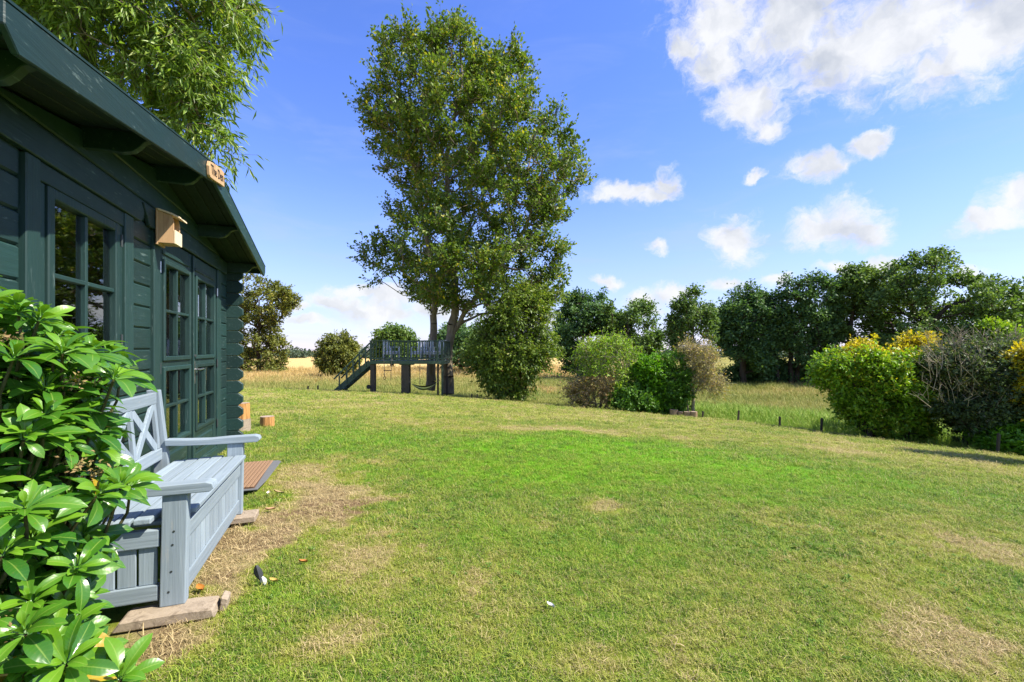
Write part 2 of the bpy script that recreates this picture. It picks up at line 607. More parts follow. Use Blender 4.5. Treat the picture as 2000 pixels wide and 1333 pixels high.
def glass_material():
    m, t, out = material('window_glass')
    lw = t.node('ShaderNodeFresnel')
    lw.inputs[0].default_value = 1.5
    pos = t.node('ShaderNodeTexCoord').outputs['Object']
    n = t.noise(pos, 3.0, 2, 0.5)
    bp = t.node('ShaderNodeBump')
    bp.inputs['Strength'].default_value = 0.04
    bp.inputs['Distance'].default_value = 0.01
    t.put(bp.inputs['Height'], n)
    gl = t.node('ShaderNodeBsdfGlossy')
    gl.inputs['Roughness'].default_value = 0.02
    gl.inputs['Color'].default_value = (0.92, 0.95, 0.95, 1)
    t.put(gl.inputs['Normal'], bp.outputs[0])
    tr = t.node('ShaderNodeBsdfTransparent')
    tr.inputs[0].default_value = (0.80, 0.82, 0.78, 1)
    mx = t.node('ShaderNodeMixShader')
    t.put(mx.inputs[0], t.m('ADD', t.m('MULTIPLY', lw.outputs[0], 1.3), 0.09, clamp=True))
    t.t.links.new(tr.outputs[0], mx.inputs[1])
    t.t.links.new(gl.outputs[0], mx.inputs[2])
    t.t.links.new(mx.outputs[0], out.inputs[0])
    return m


GLASS = glass_material()

# ------------------------------------------------------------------ ground: lawn and meadow


def shed_uw(x, y):
    """place -> (w, u): across and along the cabin front"""
    return x * CT + y * ST, -x * ST + y * CT


def SL(w, u, z=0.0):
    """cabin coordinates -> place"""
    return Vector((w * CT - u * ST, w * ST + u * CT, z))


_patches = []
for (x, y, rx, ry, kind, amt) in [
    (620, 972, 120, 62, 'dry', .95), (640, 1003, 75, 30, 'soil', .9), (570, 1012, 60, 26, 'soil', .8), (460, 1065, 90, 50, 'soil', .7), (600, 965, 100, 40, 'soil', .5), (390, 1140, 70, 45, 'soil', .65), (330, 1215, 90, 50, 'soil', .7), (470, 1055, 100, 60, 'dry', 1.0), (430, 1110, 70, 50, 'dry', .9), (350, 1190, 120, 70, 'dry', 1.0),
    (300, 1225, 60, 40, 'soil', .6), (740, 1085, 120, 48, 'dry', .85), (600, 922, 70, 36, 'dry', .7), (960, 1175, 60, 40, 'dry', .65), (630, 1258, 110, 50, 'dry', .6), (820, 1130, 70, 30, 'dry', .5),
    (1190, 1000, 70, 18, 'dry', .75), (1120, 841, 170, 7, 'dry', .95), (1190, 847, 60, 5, 'dry', .9), (1330, 858, 60, 5, 'dry', .8), (920, 838, 100, 6, 'dry', .6), (1510, 1015, 55, 14, 'dry', .7), (1592, 1022, 30, 11, 'dry', .7),
    (1640, 880, 100, 8, 'dry', .8), (1560, 870, 60, 6, 'dry', .6), (1850, 1255, 200, 90, 'dry', .95), (1960, 1080, 80, 40, 'dry', .8), (1800, 1015, 60, 14, 'dry', .5), (1690, 1130, 170, 45, 'dry', .45), (1150, 1290, 120, 40, 'dry', .5),
    (1300, 1120, 120, 40, 'dry', .3), (1450, 1190, 120, 40, 'dry', .35), (1880, 905, 120, 14, 'dry', .55), (1440, 820, 60, 4, 'dry', .8), (700, 800, 150, 10, 'dry', .35), (1050, 805, 160, 8, 'dry', .35),  # the thinnest strip, on the lawn edge, paints a bright highlight as dry grass
    (1000, 880, 190, 30, 'lush', .8), (1180, 882, 260, 36, 'lush', 1.0), (1080, 925, 260, 36, 'lush', .9), (1400, 915, 260, 36, 'lush', .8), (720, 930, 60, 25, 'lush', .5), (740, 860, 170, 26, 'lush', .4), (1640, 935, 180, 26, 'lush', .45),
    (960, 1060, 90, 35, 'lush', .35), (1150, 1080, 160, 50, 'lush', .35), (520, 1150, 80, 40, 'lush', .35), (505, 990, 20, 16, 'lush', .8), (1750, 1220, 120, 50, 'lush', .2), (590, 985, 0.1, .1, 'lush', 0),
]:
    if kind == 'dry' and x > 680:
        amt *= .86
    c = px_ground(x, y)
    a = (px_ground(x, y - ry) - px_ground(x, y + ry)).length / 2
    if kind == 'soil':
        amt *= .78
    _patches.append((c.x, c.y, rx / F * c.y, max(a, .05), kind, amt))


def lawn_state(x, y):
    n1 = fbm(x * 1.3, y * 1.3, 21, 4)
    n2 = fbm(x * 4.5, y * 4.5, 31, 3)
    n3 = fbm(x * 11, y * 11, 51, 3)
    wx = x + 0.5 * (n1 - .5) + .25 * (n2 - .5)
    wy = y + 0.7 * (fbm(x * 1.1 + 40, y * 1.1, 41, 4) - .5) + .3 * (n2 - .5)
    r = np.hypot(x, y)
    out = {'dry': -0.02 + 0.36 * sstep(r, 5, 12) + 1.0 * (n1 - .5) + .75 * (n2 - .5), 'lush': np.zeros_like(x), 'soil': np.zeros_like(x)}
    for (cx, cy, rx, ry, kind, amt) in _patches:
        d = np.sqrt(((wx - cx) / rx) ** 2 + ((wy - cy) / ry) ** 2)
        v = amt * (1 - sstep(d + 1.1 * (n2 - .5) + .9 * (n3 - .5), .20, 1.40))
        out[kind] = np.maximum(out[kind], v) if kind != 'dry' else np.where(v > 0.02, np.maximum(out[kind], v), out[kind])
    out['dry'] = np.clip(out['dry'] - 1.0 * out['lush'], 0, 1)
    return out


def polar_sheet(name, r_of, n_az, n_r, az0=-pi, az1=pi, lower=0.0):
    azs = np.linspace(az0, az1, n_az)
    A, T = np.meshgrid(azs, np.linspace(0, 1, n_r), indexing='ij')
    Rr = r_of(A, T)
    X, Y = np.sin(A) * Rr, np.cos(A) * Rr
    Z = ground(X, Y) - lower
    v = np.stack([X, Y, Z], -1).reshape(-1, 3)
    i = np.arange(n_az - 1)[:, None] * n_r + np.arange(n_r - 1)[None, :]
    q = np.stack([i, i + 1, i + n_r + 1, i + n_r], -1).reshape(-1, 4)
    return fast_mesh(name, v, q[:, ::-1], smooth=True), X.ravel(), Y.ravel()


def lawn_colour(t, dry, lush, soil, pos, blades):
    fine = t.noise(pos, 60.0 if not blades else 25.0, 3, 0.7)
    mid = t.noise(pos, 5.0, 4, 0.6)
    g = t.mix(t.rng(mid, .3, .7), (0.082, 0.190, 0.020), (0.165, 0.275, 0.028))
    g = t.mix(lush, g, (0.145, 0.395, 0.006))
    d = t.mix(fine, (0.34, 0.26, 0.12), (0.54, 0.43, 0.23))
    f = t.m('ADD', dry, t.m('MULTIPLY', t.m('SUBTRACT', fine, .5), .55), clamp=True)
    weeds = t.noise(pos, 3.4, 6, 0.75)
    g = t.mix(t.m('MULTIPLY', t.rng(weeds, .50, .60), .75), g, (0.060, 0.150, 0.022))
    yg = t.mix(fine, (0.225, 0.280, 0.026), (0.330, 0.335, 0.055))
    c = t.mix(t.rng(f, 0.02, 0.45), g, yg)
    c = t.mix(t.rng(f, 0.45, 0.95), c, d)
    s = t.mix(fine, (0.17, 0.105, 0.055), (0.34, 0.225, 0.125))
    c = t.mix(t.rng(t.m('ADD', soil, t.m('MULTIPLY', t.m('SUBTRACT', mid, .5), .6)), .25, .6), c, s)
    return c


def make_ground_materials():
    m, t, out = material('mown_lawn')
    pos = t.node('ShaderNodeNewGeometry').outputs['Position']
    at = {k: t.node('ShaderNodeAttribute', attribute_name=k).outputs['Fac'] for k in ('dry', 'lush', 'soil')}
    c = lawn_colour(t, at['dry'], at['lush'], at['soil'], pos, False)
    hi = t.noise(pos, 140.0, 4, 0.75)
    c = t.mix(t.rng(hi, .25, .65, .40, 0.0), c, (0.05, 0.075, 0.012))
    principled(t, out, c, .95, .1, t.noise(pos, 90.0, 5, 0.75), 0.9, 0.03)
    mm, t, out = material('meadow_ground')
    geo = t.node('ShaderNodeNewGeometry')
    pos = geo.outputs['Position']
    gold = t.node('ShaderNodeAttribute', attribute_name='gold').outputs['Fac']
    rich = t.node('ShaderNodeAttribute', attribute_name='rich').outputs['Fac']
    n = t.noise(pos, 1.6, 5, .65)
    c = t.mix(t.rng(n, .3, .7), (0.14, 0.17, 0.035), (0.24, 0.23, 0.06))
    c = t.mix(rich, c, (0.12, 0.21, 0.03))
    c = t.mix(t.m('ADD', gold, t.rng(n, .3, .7, -.2, .2), clamp=True), c, (0.60, 0.43, 0.17))
    principled(t, out, c, .95, .05, t.noise(pos, 7, 5, .7), .8, .25)
    return m, mm


LAWN_M, MEADOW_M = make_ground_materials()
me, X, Y = polar_sheet('lawn', lambda a, s: 0.15 + (edge_R(a) - .15) * s ** 2.0, 420, 260)
st = lawn_state(X, Y)
for k in st:
    attr(me, k, st[k])
tag(mesh_obj('lawn', me, LAWN_M), 'mown lawn with dry tan patches falling away to the meadow', kind='structure')


def meadow_state(x, y):
    az = np.degrees(np.arctan2(x, y))
    r = np.hypot(x, y)
    n = fbm(x / 3.5, y / 3.5, 61, 4)
    left = 1 - sstep(az, 8, 18)
    gold = np.clip(left * sstep(r, 36, 64) * 1.0 + (n - .52) * 1.1 + .12 * left + .22 * (1 - left) * sstep(r, 22, 34), 0, 1)
    rich = np.clip((1 - left) * (1 - sstep(r + 8 * (n - .5), 20, 31)) * .8 + .6 * (n - .5), 0, 1)
    for (px, py, rx, ry, amt) in [(1060, 768, 50, 5, 1.0), (905, 712, 60, 3, .9), (1540, 770, 50, 4, .6), (1180, 770, 60, 5, .5)]:
        c = px_ground(px, py)
        a = max((px_ground(px, py - ry) - px_ground(px, py + ry)).length / 2, 1.0)
        gold = np.maximum(gold, amt * (1 - sstep(np.hypot((x - c.x) / (rx / F * c.y), (y - c.y) / a), .5, 1.1)))
    return gold, rich


me, X, Y = polar_sheet('meadow', lambda a, s: np.where(s < .5, edge_R(a) - .25 + (75) * (s * 2) ** 1.6, 75 + edge_R(a) - .25 + 900 * (np.maximum(s - .5, 0) * 2) ** 2.2), 361, 200, lower=0.02)
go, ri = meadow_state(X, Y)
attr(me, 'gold', go)
attr(me, 'rich', ri)
tag(mesh_obj('meadow', me, MEADOW_M), 'rough meadow beyond the lawn edge with golden dry grass', kind='structure')

# ------------------------------------------------------------------ log cabin
FW = -1.42                        # cabin front plane (w)
U0, U1, UA = 2.20, 6.68, 4.42     # near corner, far corner, gable apex
BASE = (-3.0, 4.42, 0.0)
shed = thing('log_cabin', 'dark green painted log cabin with glazed double doors and low gable roof', 'cabin', SL(*BASE), TH)


def sb(mb, name, mat, parent=None, bevel=0.0, smooth=False):
    return mb.build(name, mat, parent or shed, BASE, bevel, smooth)


def roof_z(u, top=2.73):
    return top - .168 * abs(u - UA)


wall = sb(MB().box(FW - .062, FW - .052, U0, 4.30, -.1, 1.05).box(FW - .062, FW - .052, U0, 2.80, 1.05, 2.15).box(FW - .062, FW - .052, 3.90, 4.30, 1.05, 2.15)
          .box(FW - .062, FW - .052, 6.31, U1, -.1, 2.15).box(FW - .062, FW - .052, U0, U1, 2.15, 2.28)
          .prism([(U0, 2.28), (U1, 2.28), (UA, 2.655)], 'x', FW - .062, FW - .052), 'wall', GREEN)
PH = .16
segs = {}
for k in range(14):
    z0 = .08 + PH * k
    spans = []
    if k < 13:
        if k < 6:
            spans = [(U0, 4.286), (6.322, U1)]
        else:
            spans = [(U0, 2.77), (3.922, 4.286), (6.322, U1)]
    else:
        spans = [(U0, U1)]
    for a, b in spans:
        key = (a, b)
        if key not in segs:
            segs[key] = sb(MB().box(FW - .05, FW, a, b, z0 + .0015, z0 + PH - .0015), 'plank', GREEN, wall, .011)
            segs[key]['z0'] = z0
        else:
            again(segs[key], (0, 0, z0 - segs[key]['z0']), wall)
for o in segs.values():
    del o['z0']


def hw(z):
    return min(U1 - UA, (2.655 - z) / .168)


for z0, z1 in ((2.3215, 2.4785), (2.4815, 2.652)):
    sb(MB().prism([(UA - hw(z0), z0), (UA + hw(z0), z0), (UA + hw(z1) + .001, z1), (UA - hw(z1) - .001, z1)], 'x', FW - .05, FW), 'plank', GREEN, wall, .008)

# the other walls, floor and inside
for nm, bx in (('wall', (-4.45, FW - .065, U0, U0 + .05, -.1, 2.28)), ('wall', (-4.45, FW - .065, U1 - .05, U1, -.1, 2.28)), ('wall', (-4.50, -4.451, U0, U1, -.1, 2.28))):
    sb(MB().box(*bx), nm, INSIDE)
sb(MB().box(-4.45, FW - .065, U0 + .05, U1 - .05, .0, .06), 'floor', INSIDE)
sb(MB().box(FW - .10, FW + .012, U0, U1, -.12, .078), 'sill_beam', GREEN, bevel=.006)
ends = None
for k in range(14):
    z0 = .0 + PH * k
    if ends is None:
        ends = sb(MB().prism([(FW - .05, z0 + .002), (FW + .125, z0 + .002), (FW + .178, z0 + .045), (FW + .178, z0 + PH - .045), (FW + .125, z0 + PH - .002), (FW - .05, z0 + PH - .002)], 'y', U1 + .003, U1 + .062), 'log_end', GREEN, None, .005)
    else:
        again(ends, (0, 0, PH * k), shed)


def ogee_end(u_end, z0, z1, s):
    """curved cut at the end of a lintel board, s = which way it points"""
    h = z1 - z0
    return [(u_end - s * .06, z0), (u_end - s * .045, z0 + h * .02), (u_end - s * .010, z0 + h * .22), (u_end, z0 + h * .42), (u_end - s * .004, z0 + h * .62), (u_end - s * .028, z0 + h * .82), (u_end - s * .05, z1)]


def lintel(name, poly, proud):
    return sb(MB().prism(poly, 'x', FW + .001, FW + proud), name, GREEN, None, .004)


lintel('lintel', [(U0, 2.127), *ogee_end(4.06, 2.127, 2.275, 1), (U0, 2.275)], .034)
lintel('lintel', [(6.56, 2.135), (6.56, 2.285), (4.075, 2.285), (4.085, 2.25), (4.115, 2.215), (4.15, 2.185), (4.175, 2.14), (4.18, 2.135)], .028)

# window
win = sb(MB().box(FW - .055, FW + .022, 2.772, 2.88, 1.043, 2.125), 'window', GREEN_V, None, .005)
sb(MB().box(FW - .055, FW + .022, 3.79, 3.92, 1.043, 2.125), 'window_jamb', GREEN_V, win, .005)
sb(MB().box(FW - .055, FW + .014, 2.882, 3.788, 2.03, 2.125), 'window_frame', GREEN, win, .004)
sb(MB().box(FW - .055, FW + .006, 2.882, 2.945, 1.125, 2.028), 'window_frame', GREEN_V, win, .004)
sb(MB().box(FW - .055, FW + .006, 3.725, 3.788, 1.125, 2.028), 'window_frame', GREEN_V, win, .004)
sb(MB().box(FW - .055, FW + .030, 2.882, 3.788, 1.043, 1.123), 'window_sill', GREEN, win, .006)
SA, SB_, S0, S1 = 2.949, 3.721, 1.127, 2.026
sash = sb(MB().box(FW - .045, FW + .020, SA, SA + .055, S0, S1).box(FW - .045, FW + .020, SB_ - .055, SB_, S0, S1)
          .box(FW - .045, FW + .020, SA + .056, SB_ - .056, S1 - .055, S1).box(FW - .045, FW + .020, SA + .056, SB_ - .056, S0, S0 + .065), 'sash', GREEN_V, win, .006)
gu, gz_ = (SA + SB_) / 2, (S0 + .065 + S1 - .055) / 2
sb(MB().box(FW - .034, FW + .008, gu - .013, gu + .013, S0 + .066, S1 - .056), 'muntin', GREEN_V, win, .004)
sb(MB().box(FW - .034, FW + .010, SA + .056, gu - .0135, gz_ - .013, gz_ + .013), 'muntin', GREEN, win, .004)
sb(MB().box(FW - .034, FW + .010, gu + .0135, SB_ - .056, gz_ - .013, gz_ + .013), 'muntin', GREEN, win, .004)
for a, b in ((SA + .05, gu - .002), (gu + .002, SB_ - .05)):
    for c, d in ((S0 + .06, gz_ - .002), (gz_ + .002, S1 - .05)):
        sb(MB().box(FW - .020, FW - .016, a, b, c, d), 'pane', GLASS, win)
for z in (1.22, 1.88):
    sb(MB().tube([SLp for SLp in ((FW + .026, 3.724, z), (FW + .026, 3.724, z + .08))], .007, 8), 'hinge', DARKMETAL, win, smooth=False)

# double doors
dframe = sb(MB().box(FW - .055, FW + .020, 4.288, 4.418, -.02, 2.133), 'door_frame', GREEN_V, None, .005)
sb(MB().box(FW - .055, FW + .020, 6.162, 6.32, -.02, 2.133), 'door_jamb', GREEN_V, dframe, .005)
sb(MB().box(FW - .055, FW + .018, 4.42, 6.16, -.04, .055), 'threshold', GREEN, dframe, .005)


def door(u0, u1, hinge_u, handle):
    x0, x1 = FW - .045, FW + .004
    mb = MB()
    mb.box(x0, x1, u0, u0 + .10, .062, 2.128).box(x0, x1, u1 - .10, u1, .062, 2.128)
    for z0, z1 in ((1.925, 2.128), (1.035, 1.125), (.34, .40), (.062, .15)):
        mb.box(x0, x1 - .001, u0 + .10, u1 - .10, z0, z1)
    d = sb(mb, 'door', GREEN_V, None, .005)
    # moulded bead round the glass, grooved top rail, kick panel
    for z0, z1 in ((1.125, 1.925), (.40, 1.035)):
        a, b = u0 + .10, u1 - .10
        sb(MB().box(x0 + .01, x1 + .016, a - .022, a + .02, z0 - .022, z1 + .022).box(x0 + .01, x1 + .016, b - .02, b + .022, z0 - .022, z1 + .022)
           .box(x0 + .01, x1 + .016, a + .021, b - .021, z1 - .018, z1 + .022).box(x0 + .01, x1 + .016, a + .021, b - .021, z0 - .022, z0 + .018), 'glazing_bead', GREEN_V, d, .006)
        um, zm = (a + b) / 2, (z0 + z1) / 2
        sb(MB().box(x0 + .012, x1 + .004, um - .012, um + .012, z0 + .019, z1 - .019), 'muntin', GREEN_V, d, .004)
        sb(MB().box(x0 + .012, x1 + .006, a + .021, um - .0125, zm - .012, zm + .012), 'muntin', GREEN, d, .004)
        sb(MB().box(x0 + .012, x1 + .006, um + .0125, b - .021, zm - .012, zm + .012), 'muntin', GREEN, d, .004)
        for p, q in ((a + .01, um - .002), (um + .002, b - .01)):
            for r, s_ in ((z0 + .01, zm - .002), (zm + .002, z1 - .01)):
                sb(MB().box(FW - .026, FW - .022, p, q, r, s_), 'pane', GLASS, d)
    sb(MB().box(x1 - .0005, x1 + .010, u0 + .07, u1 - .11, 1.985, 2.02), 'top_moulding', GREEN, d, .005)
    sb(MB().box(x0 + .01, x1 - .012, u0 + .10, u1 - .10, .15, .34), 'kick_panel', GREEN, d, .004)
    sb(MB().box(x0 + .012, x1 + .004, u0 + .15, u1 - .15, .185, .305), 'kick_panel', GREEN, d, .012)
    for z in (.30, 1.0, 1.82):
        sb(MB().tube([(x1 + .012, hinge_u, z), (x1 + .012, hinge_u, z + .09)], .008, 8), 'hinge', METAL if z > 1.5 else DARKMETAL, d)
    if handle:
        hu = u0 + .05
        h = MB().box(x1 + .001, x1 + .007, hu - .017, hu + .017, .86, 1.08)
        h.tube([(x1 + .007, hu, 1.00), (x1 + .045, hu, 1.00), (x1 + .05, hu + .02, 1.00), (x1 + .05, hu + .125, 1.005)], .009, 10)
        h.box(x1 + .007, x1 + .010, hu - .004, hu + .004, .90, .925)
        sb(h, 'handle', METAL, d, 0)
        sb(MB().box(x1 + .001, x1 + .016, hu - .04, hu + .02, 1.125, 1.15).box(x1 + .016, x1 + .022, hu - .06, hu - .03, 1.13, 1.145), 'bolt', DARKMETAL, d, .002)
    return d


door(4.424, 5.283, 4.421, False)
door(5.289, 6.156, 6.159, True)
sb(MB().box(FW + .005, FW + .022, 5.262, 5.287, .07, 2.12), 'door_strip', GREEN_V, None, .004)

# roof
RW0, RW1 = -4.62, -1.045
roof = None
for s in (-1, 1):
    ue = UA + s * 2.48

    def slab(w0, w1, t0, t1, nm, mat, par=None, bev=0.0):
        poly = [(UA + s * .002, 2.73 - t1), (ue, 2.73 - t1 - .168 * 2.48), (ue, 2.73 - t0 - .168 * 2.48), (UA + s * .002, 2.73 - t0)]
        return sb(MB().prism(poly, 'x', w0, w1), nm, mat, par, bev)
    if s == -1:
        roof = slab(RW0, RW1, .002, .022, 'roof', FELT)
    else:
        slab(RW0, RW1, .002, .022, 'roof_felt', FELT, roof)
    nb = 5
    bw = .098
    for k in range(nb):
        slab(RW1 - bw * (k + 1) + .002, RW1 - bw * k - .002, .025, .052, 'roof_board', GREEN_SHADE, roof, .004)
    slab(RW0, RW1 - bw * nb - .002, .025, .052, 'roof_deck', GREEN_SHADE, roof)
    # bargeboard with clipped lower corner
    ue2 = UA + s * 2.505
    zt = 2.735 - .168 * 2.505
    poly = [(UA + s * .001, 2.735), (ue2, zt), (ue2 + s * .0, zt - .075), (ue2 - s * .07, zt - .148 + .012), (UA + s * .001, 2.735 - .150)]
    sb(MB().prism(poly, 'x', RW1 + .002, RW1 + .026), 'bargeboard', GREEN, roof, .004)
    sb(MB().prism([(UA + s * .001, 2.737), (ue2, zt + .002), (ue2, zt + .012), (UA + s * .001, 2.747)], 'x', RW1 - .02, RW1 + .028), 'drip_strip', GREEN, roof)
    sb(MB().box(RW0, RW1, ue - .012 if s > 0 else ue - .008, ue + .008 if s > 0 else ue + .012, zt - .10, zt - .012), 'eaves_board', GREEN, roof, .003)
for u in (2.235, 3.33, UA, 5.51, 6.645):
    zt = roof_z(u) - .056 - (.0 if u == UA else .004)
    h = .125
    pts = [(FW - .4, zt), (RW1 - .004, zt), (RW1 - .004, zt - .030), (RW1 - .05, zt - .034), (RW1 - .085, zt - .05), (RW1 - .11, zt - .085), (RW1 - .14, zt - .112), (RW1 - .19, zt - h), (RW1 - .26, zt - h + .004), (FW - .4, zt - h)]
    sb(MB().prism(pts, 'y', u - .024, u + .024), 'purlin', GREEN, None, .003)

# ------------------------------------------------------------------ sign, nest box
def sthing(name, label, cat, org, group=None):
    o = thing(name, label, cat, SL(*org), TH, group)
    return o, org


sg, so = sthing('wooden_sign', 'wooden name sign reading The Den on the gable peak of the green cabin', 'sign', (RW1 + .028, 4.37, 2.58))
Msign = Matrix.Translation((RW1 + .0285, 4.37, 2.650)) @ Matrix.Rotation(RAD(9.5), 4, 'X')
prof = [(-.235, -.050), (-.215, -.064), (-.10, -.068), (.10, -.066), (.225, -.069), (.232, .055), (.15, .066), (0, .069), (-.14, .062), (-.21, .058), (-.24, .02)]
mb = MB().prism(prof, 'x', 0, .022)
mb.v = [tuple(Msign @ Vector(v)) for v in mb.v]
board = mb.build('board', PINE, sg, so, .003)


def text_mesh(body, size, M, name, mat, parent, org, depth=.0015):
    cu = bpy.data.curves.new(name, 'FONT')
    cu.body = body
    cu.size = size
    cu.align_x = 'CENTER'
    cu.align_y = 'CENTER'
    cu.extrude = depth
    cu.offset = 0
    cu.resolution_u = 4
    tmp = bpy.data.objects.new(name, cu)
    C.objects.link(tmp)
    dg = bpy.context.evaluated_depsgraph_get()
    me = bpy.data.meshes.new_from_object(tmp.evaluated_get(dg))
    bpy.data.objects.remove(tmp)
    me.transform(Matrix.Translation(-Vector(org)) @ M)
    me.materials.clear()
    return mesh_obj(name, me, mat, parent)


# text plane: local X -> along u, local Y -> up, local Z -> out of the board
Mt = Msign @ Matrix(((0, 0, 1, .0232), (1, 0, 0, -.005), (0, 1, 0, 0), (0, 0, 0, 1)))
text_mesh('The Den', .108, Mt, 'lettering', INK, sg, so)

nb, no = sthing('nest_box', 'new pine open fronted nest box fixed above the cabin door corner', 'nest box', (FW + .05, 4.345, 2.03))
a, b = 4.275, 4.425
w0, w1 = FW + .036, FW + .150
MB().box(w0 - .002, w0 + .012, a - .004, b + .004, 2.02, 2.300).build('back_panel', PINE, nb, no, .0015)
side = [(w0 + .0125, 2.035), (w1, 2.035), (w1, 2.205), (w1 - .012, 2.255), (w0 + .0125, 2.285)]
MB().prism(side, 'y', a, a + .013).build('side_panel', PINE, nb, no, .0012)
MB().prism(side, 'y', b - .013, b).build('side_panel', PINE, nb, no, .0012)
MB().box(w0 + .013, w1 - .001, a + .014, b - .014, 2.038, 2.050).build('floor_panel', PINE, nb, no, .001)
MB().box(w1 + .001, w1 + .013, a - .001, b + .001, 2.033, 2.140).build('front_panel', PINE_PALE, nb, no, .0015)
MB().prism([(w0 + .0125, 2.2875), (w1 - .012, 2.2575), (w1 + .045, 2.232), (w1 + .045, 2.244), (w1 - .010, 2.271), (w0 + .0125, 2.3015)], 'y', a - .01, b + .01).build('roof_panel', PINE_PALE, nb, no, .001)

# ------------------------------------------------------------------ storage bench
BU0, BU1 = 2.45, 3.70
BWF, BWB = -.715, -1.19
bench, bo = sthing('garden_bench', 'blue grey wooden storage bench with cross back against the green cabin', 'bench', (-.95, 3.07, 0.0))


bench.location = SL(-.95 + .028, 3.07, 0)


def bb(mb, name, mat, parent=None, bevel=.005, seg=2):
    return mb.build(name, mat, parent or bench, bo, bevel, False, seg)


LEGH = .545
for (u0, u1) in ((BU0, BU0 + .055), (BU1 - .055, BU1)):
    bb(MB().prism([(BWF - .095, .045), (BWF + .002, .045), (BWF + .012, LEGH), (BWF - .085, LEGH)], 'y', u0, u1), 'leg', GREY_Z)
    bb(MB().prism([(BWB - .03, .03), (BWB + .055, .03), (BWB + .045, .46), (BWB - .005, .93), (BWB - .075, .93), (BWB - .035, .46)], 'y', u0 + .004, u1 - .004), 'leg', GREY_Z)
    # arm with a slight scoop
    uc = (u0 + u1) / 2
    bb(MB().prism([(BWB + .035, LEGH + .012), (BWB + .16, LEGH + .006), (BWB + .30, LEGH + .002), (BWF + .10, LEGH + .002), (BWF + .118, LEGH + .018), (BWF + .11, LEGH + .040), (BWF + .085, LEGH + .048),
                   (BWB + .40, LEGH + .046), (BWB + .28, LEGH + .040), (BWB + .16, LEGH + .044), (BWB + .03, LEGH + .052)], 'y', uc - .042, uc + .042), 'armrest', GREY_X, None, .004)
# seat: slats run along the bench
sw0, sw1 = BWB + .06, BWF + .035
ns = 6
pitch = (sw1 - sw0) / ns
first = None
for k in range(ns):
    last = k == ns - 1
    y0, y1 = (BU0 + .060, BU1 - .060) if last else (BU0 - .02, BU1 + .02)
    if k in (4,):
        y0, y1 = BU0 + .060, BU1 - .060
    zc = .430 - .012 * (ns - 1 - k) / ns
    if first is None or last or k == 4:
        o = bb(MB().box(sw0 + .0055, sw0 + pitch - .0055, y0, y1, .418, .442), 'slat', GREY_Y, None, .005)
        first = first or o
        o.location = (pitch * k, 0, .004 * k)
    else:
        again(first, (pitch * k, 0, .004 * k), bench)
bb(MB().box(BWB + .06, BWF - .02, BU0 + .06, BU0 + .10, .398, .415), 'seat_batten', GREY_X, None, .003)
bb(MB().box(BWB + .06, BWF - .02, BU1 - .10, BU1 - .06, .398, .415), 'seat_batten', GREY_X, None, .003)
# end panels
for (u0, s) in ((BU0 + .008, 1), (BU1 - .008, -1)):
    ua, ub = sorted((u0, u0 + s * .034))
    bb(MB().box(BWB + .056, BWF - .098, ua, ub, .315, .392), 'end_rail', GREY_X)
    bb(MB().box(BWB + .056, BWF - .102, ua, ub, .075, .145), 'end_rail', GREY_X)
    n = 4
    wa, wb = BWB + .06, BWF - .105
    pw = (wb - wa) / n
    f = None
    uc0, uc1 = sorted((u0 + s * .012, u0 + s * .026))
    for k in range(n):
        if f is None:
            f = bb(MB().box(wa + .005, wa + pw - .005, uc0, uc1, .146, .314), 'end_board', GREY_Z, None, .003)
        else:
            again(f, (pw * k, 0, 0), bench)
# front
FA, FB = BU0 + .058, BU1 - .058
bb(MB().box(BWF - .034, BWF - .004, FA, FB, .318, .395), 'front_rail', GREY_Y)
bb(MB().box(BWF - .040, BWF - .010, FA, FB, .072, .150), 'front_rail', GREY_Y)
n = 13
pw = (FB - FA) / n
f = None
for k in range(n):
    if f is None:
        f = bb(MB().box(BWF - .032, BWF - .018, FA + .0055, FA + pw - .0055, .151, .317), 'front_board', GREY_Z, None, .002)
    else:
        again(f, (0, pw * k, 0), bench)
# back with three crossed panels
bz0, bz1 = .47, .84


def back_w(z):
    return BWB + .005 - (z - .46) * .085


M = [MB(), MB()]
for z0, z1 in ((bz0, bz0 + .075), (bz1, bz1 + .075)):
    wq = back_w((z0 + z1) / 2)
    bb(MB().box(wq - .016, wq + .016, FA - .004, FB + .004, z0, z1), 'back_rail', GREY_Y)
ups = [FA + .02, FA + (FB - FA) / 3, FA + 2 * (FB - FA) / 3, FB - .02]
za, zb = bz0 + .076, bz1 - .001
for u in ups:
    bb(MB().beam((back_w(za), u, za), (back_w(zb), u, zb), .036, .022, up=(1, 0, 0)), 'back_upright', GREY_Z, None, .003)
for i in range(3):
    a, b = ups[i] + .02, ups[i + 1] - .02
    bb(MB().beam((back_w(za) + .001, a, za), (back_w(zb) + .001, b, zb), .05, .018, up=(1, 0, 0)), 'cross_brace', GREY_Z, None, .003)
    bb(MB().beam((back_w(za) - .004, b, za), (back_w(zb) - .004, a, zb), .05, .018, up=(1, 0, 0)), 'cross_brace', GREY_Z, None, .003)
# screws in the near leg
for (w, z) in ((BWF - .05, .20), (BWF - .045, .32), (BWF - .04, .38), (BWF - .06, .11)):
    MB().tube([(w, BU0 - .0015, z), (w, BU0 + .002, z)], .005, 8).build('screw', DARKMETAL, bench, bo)

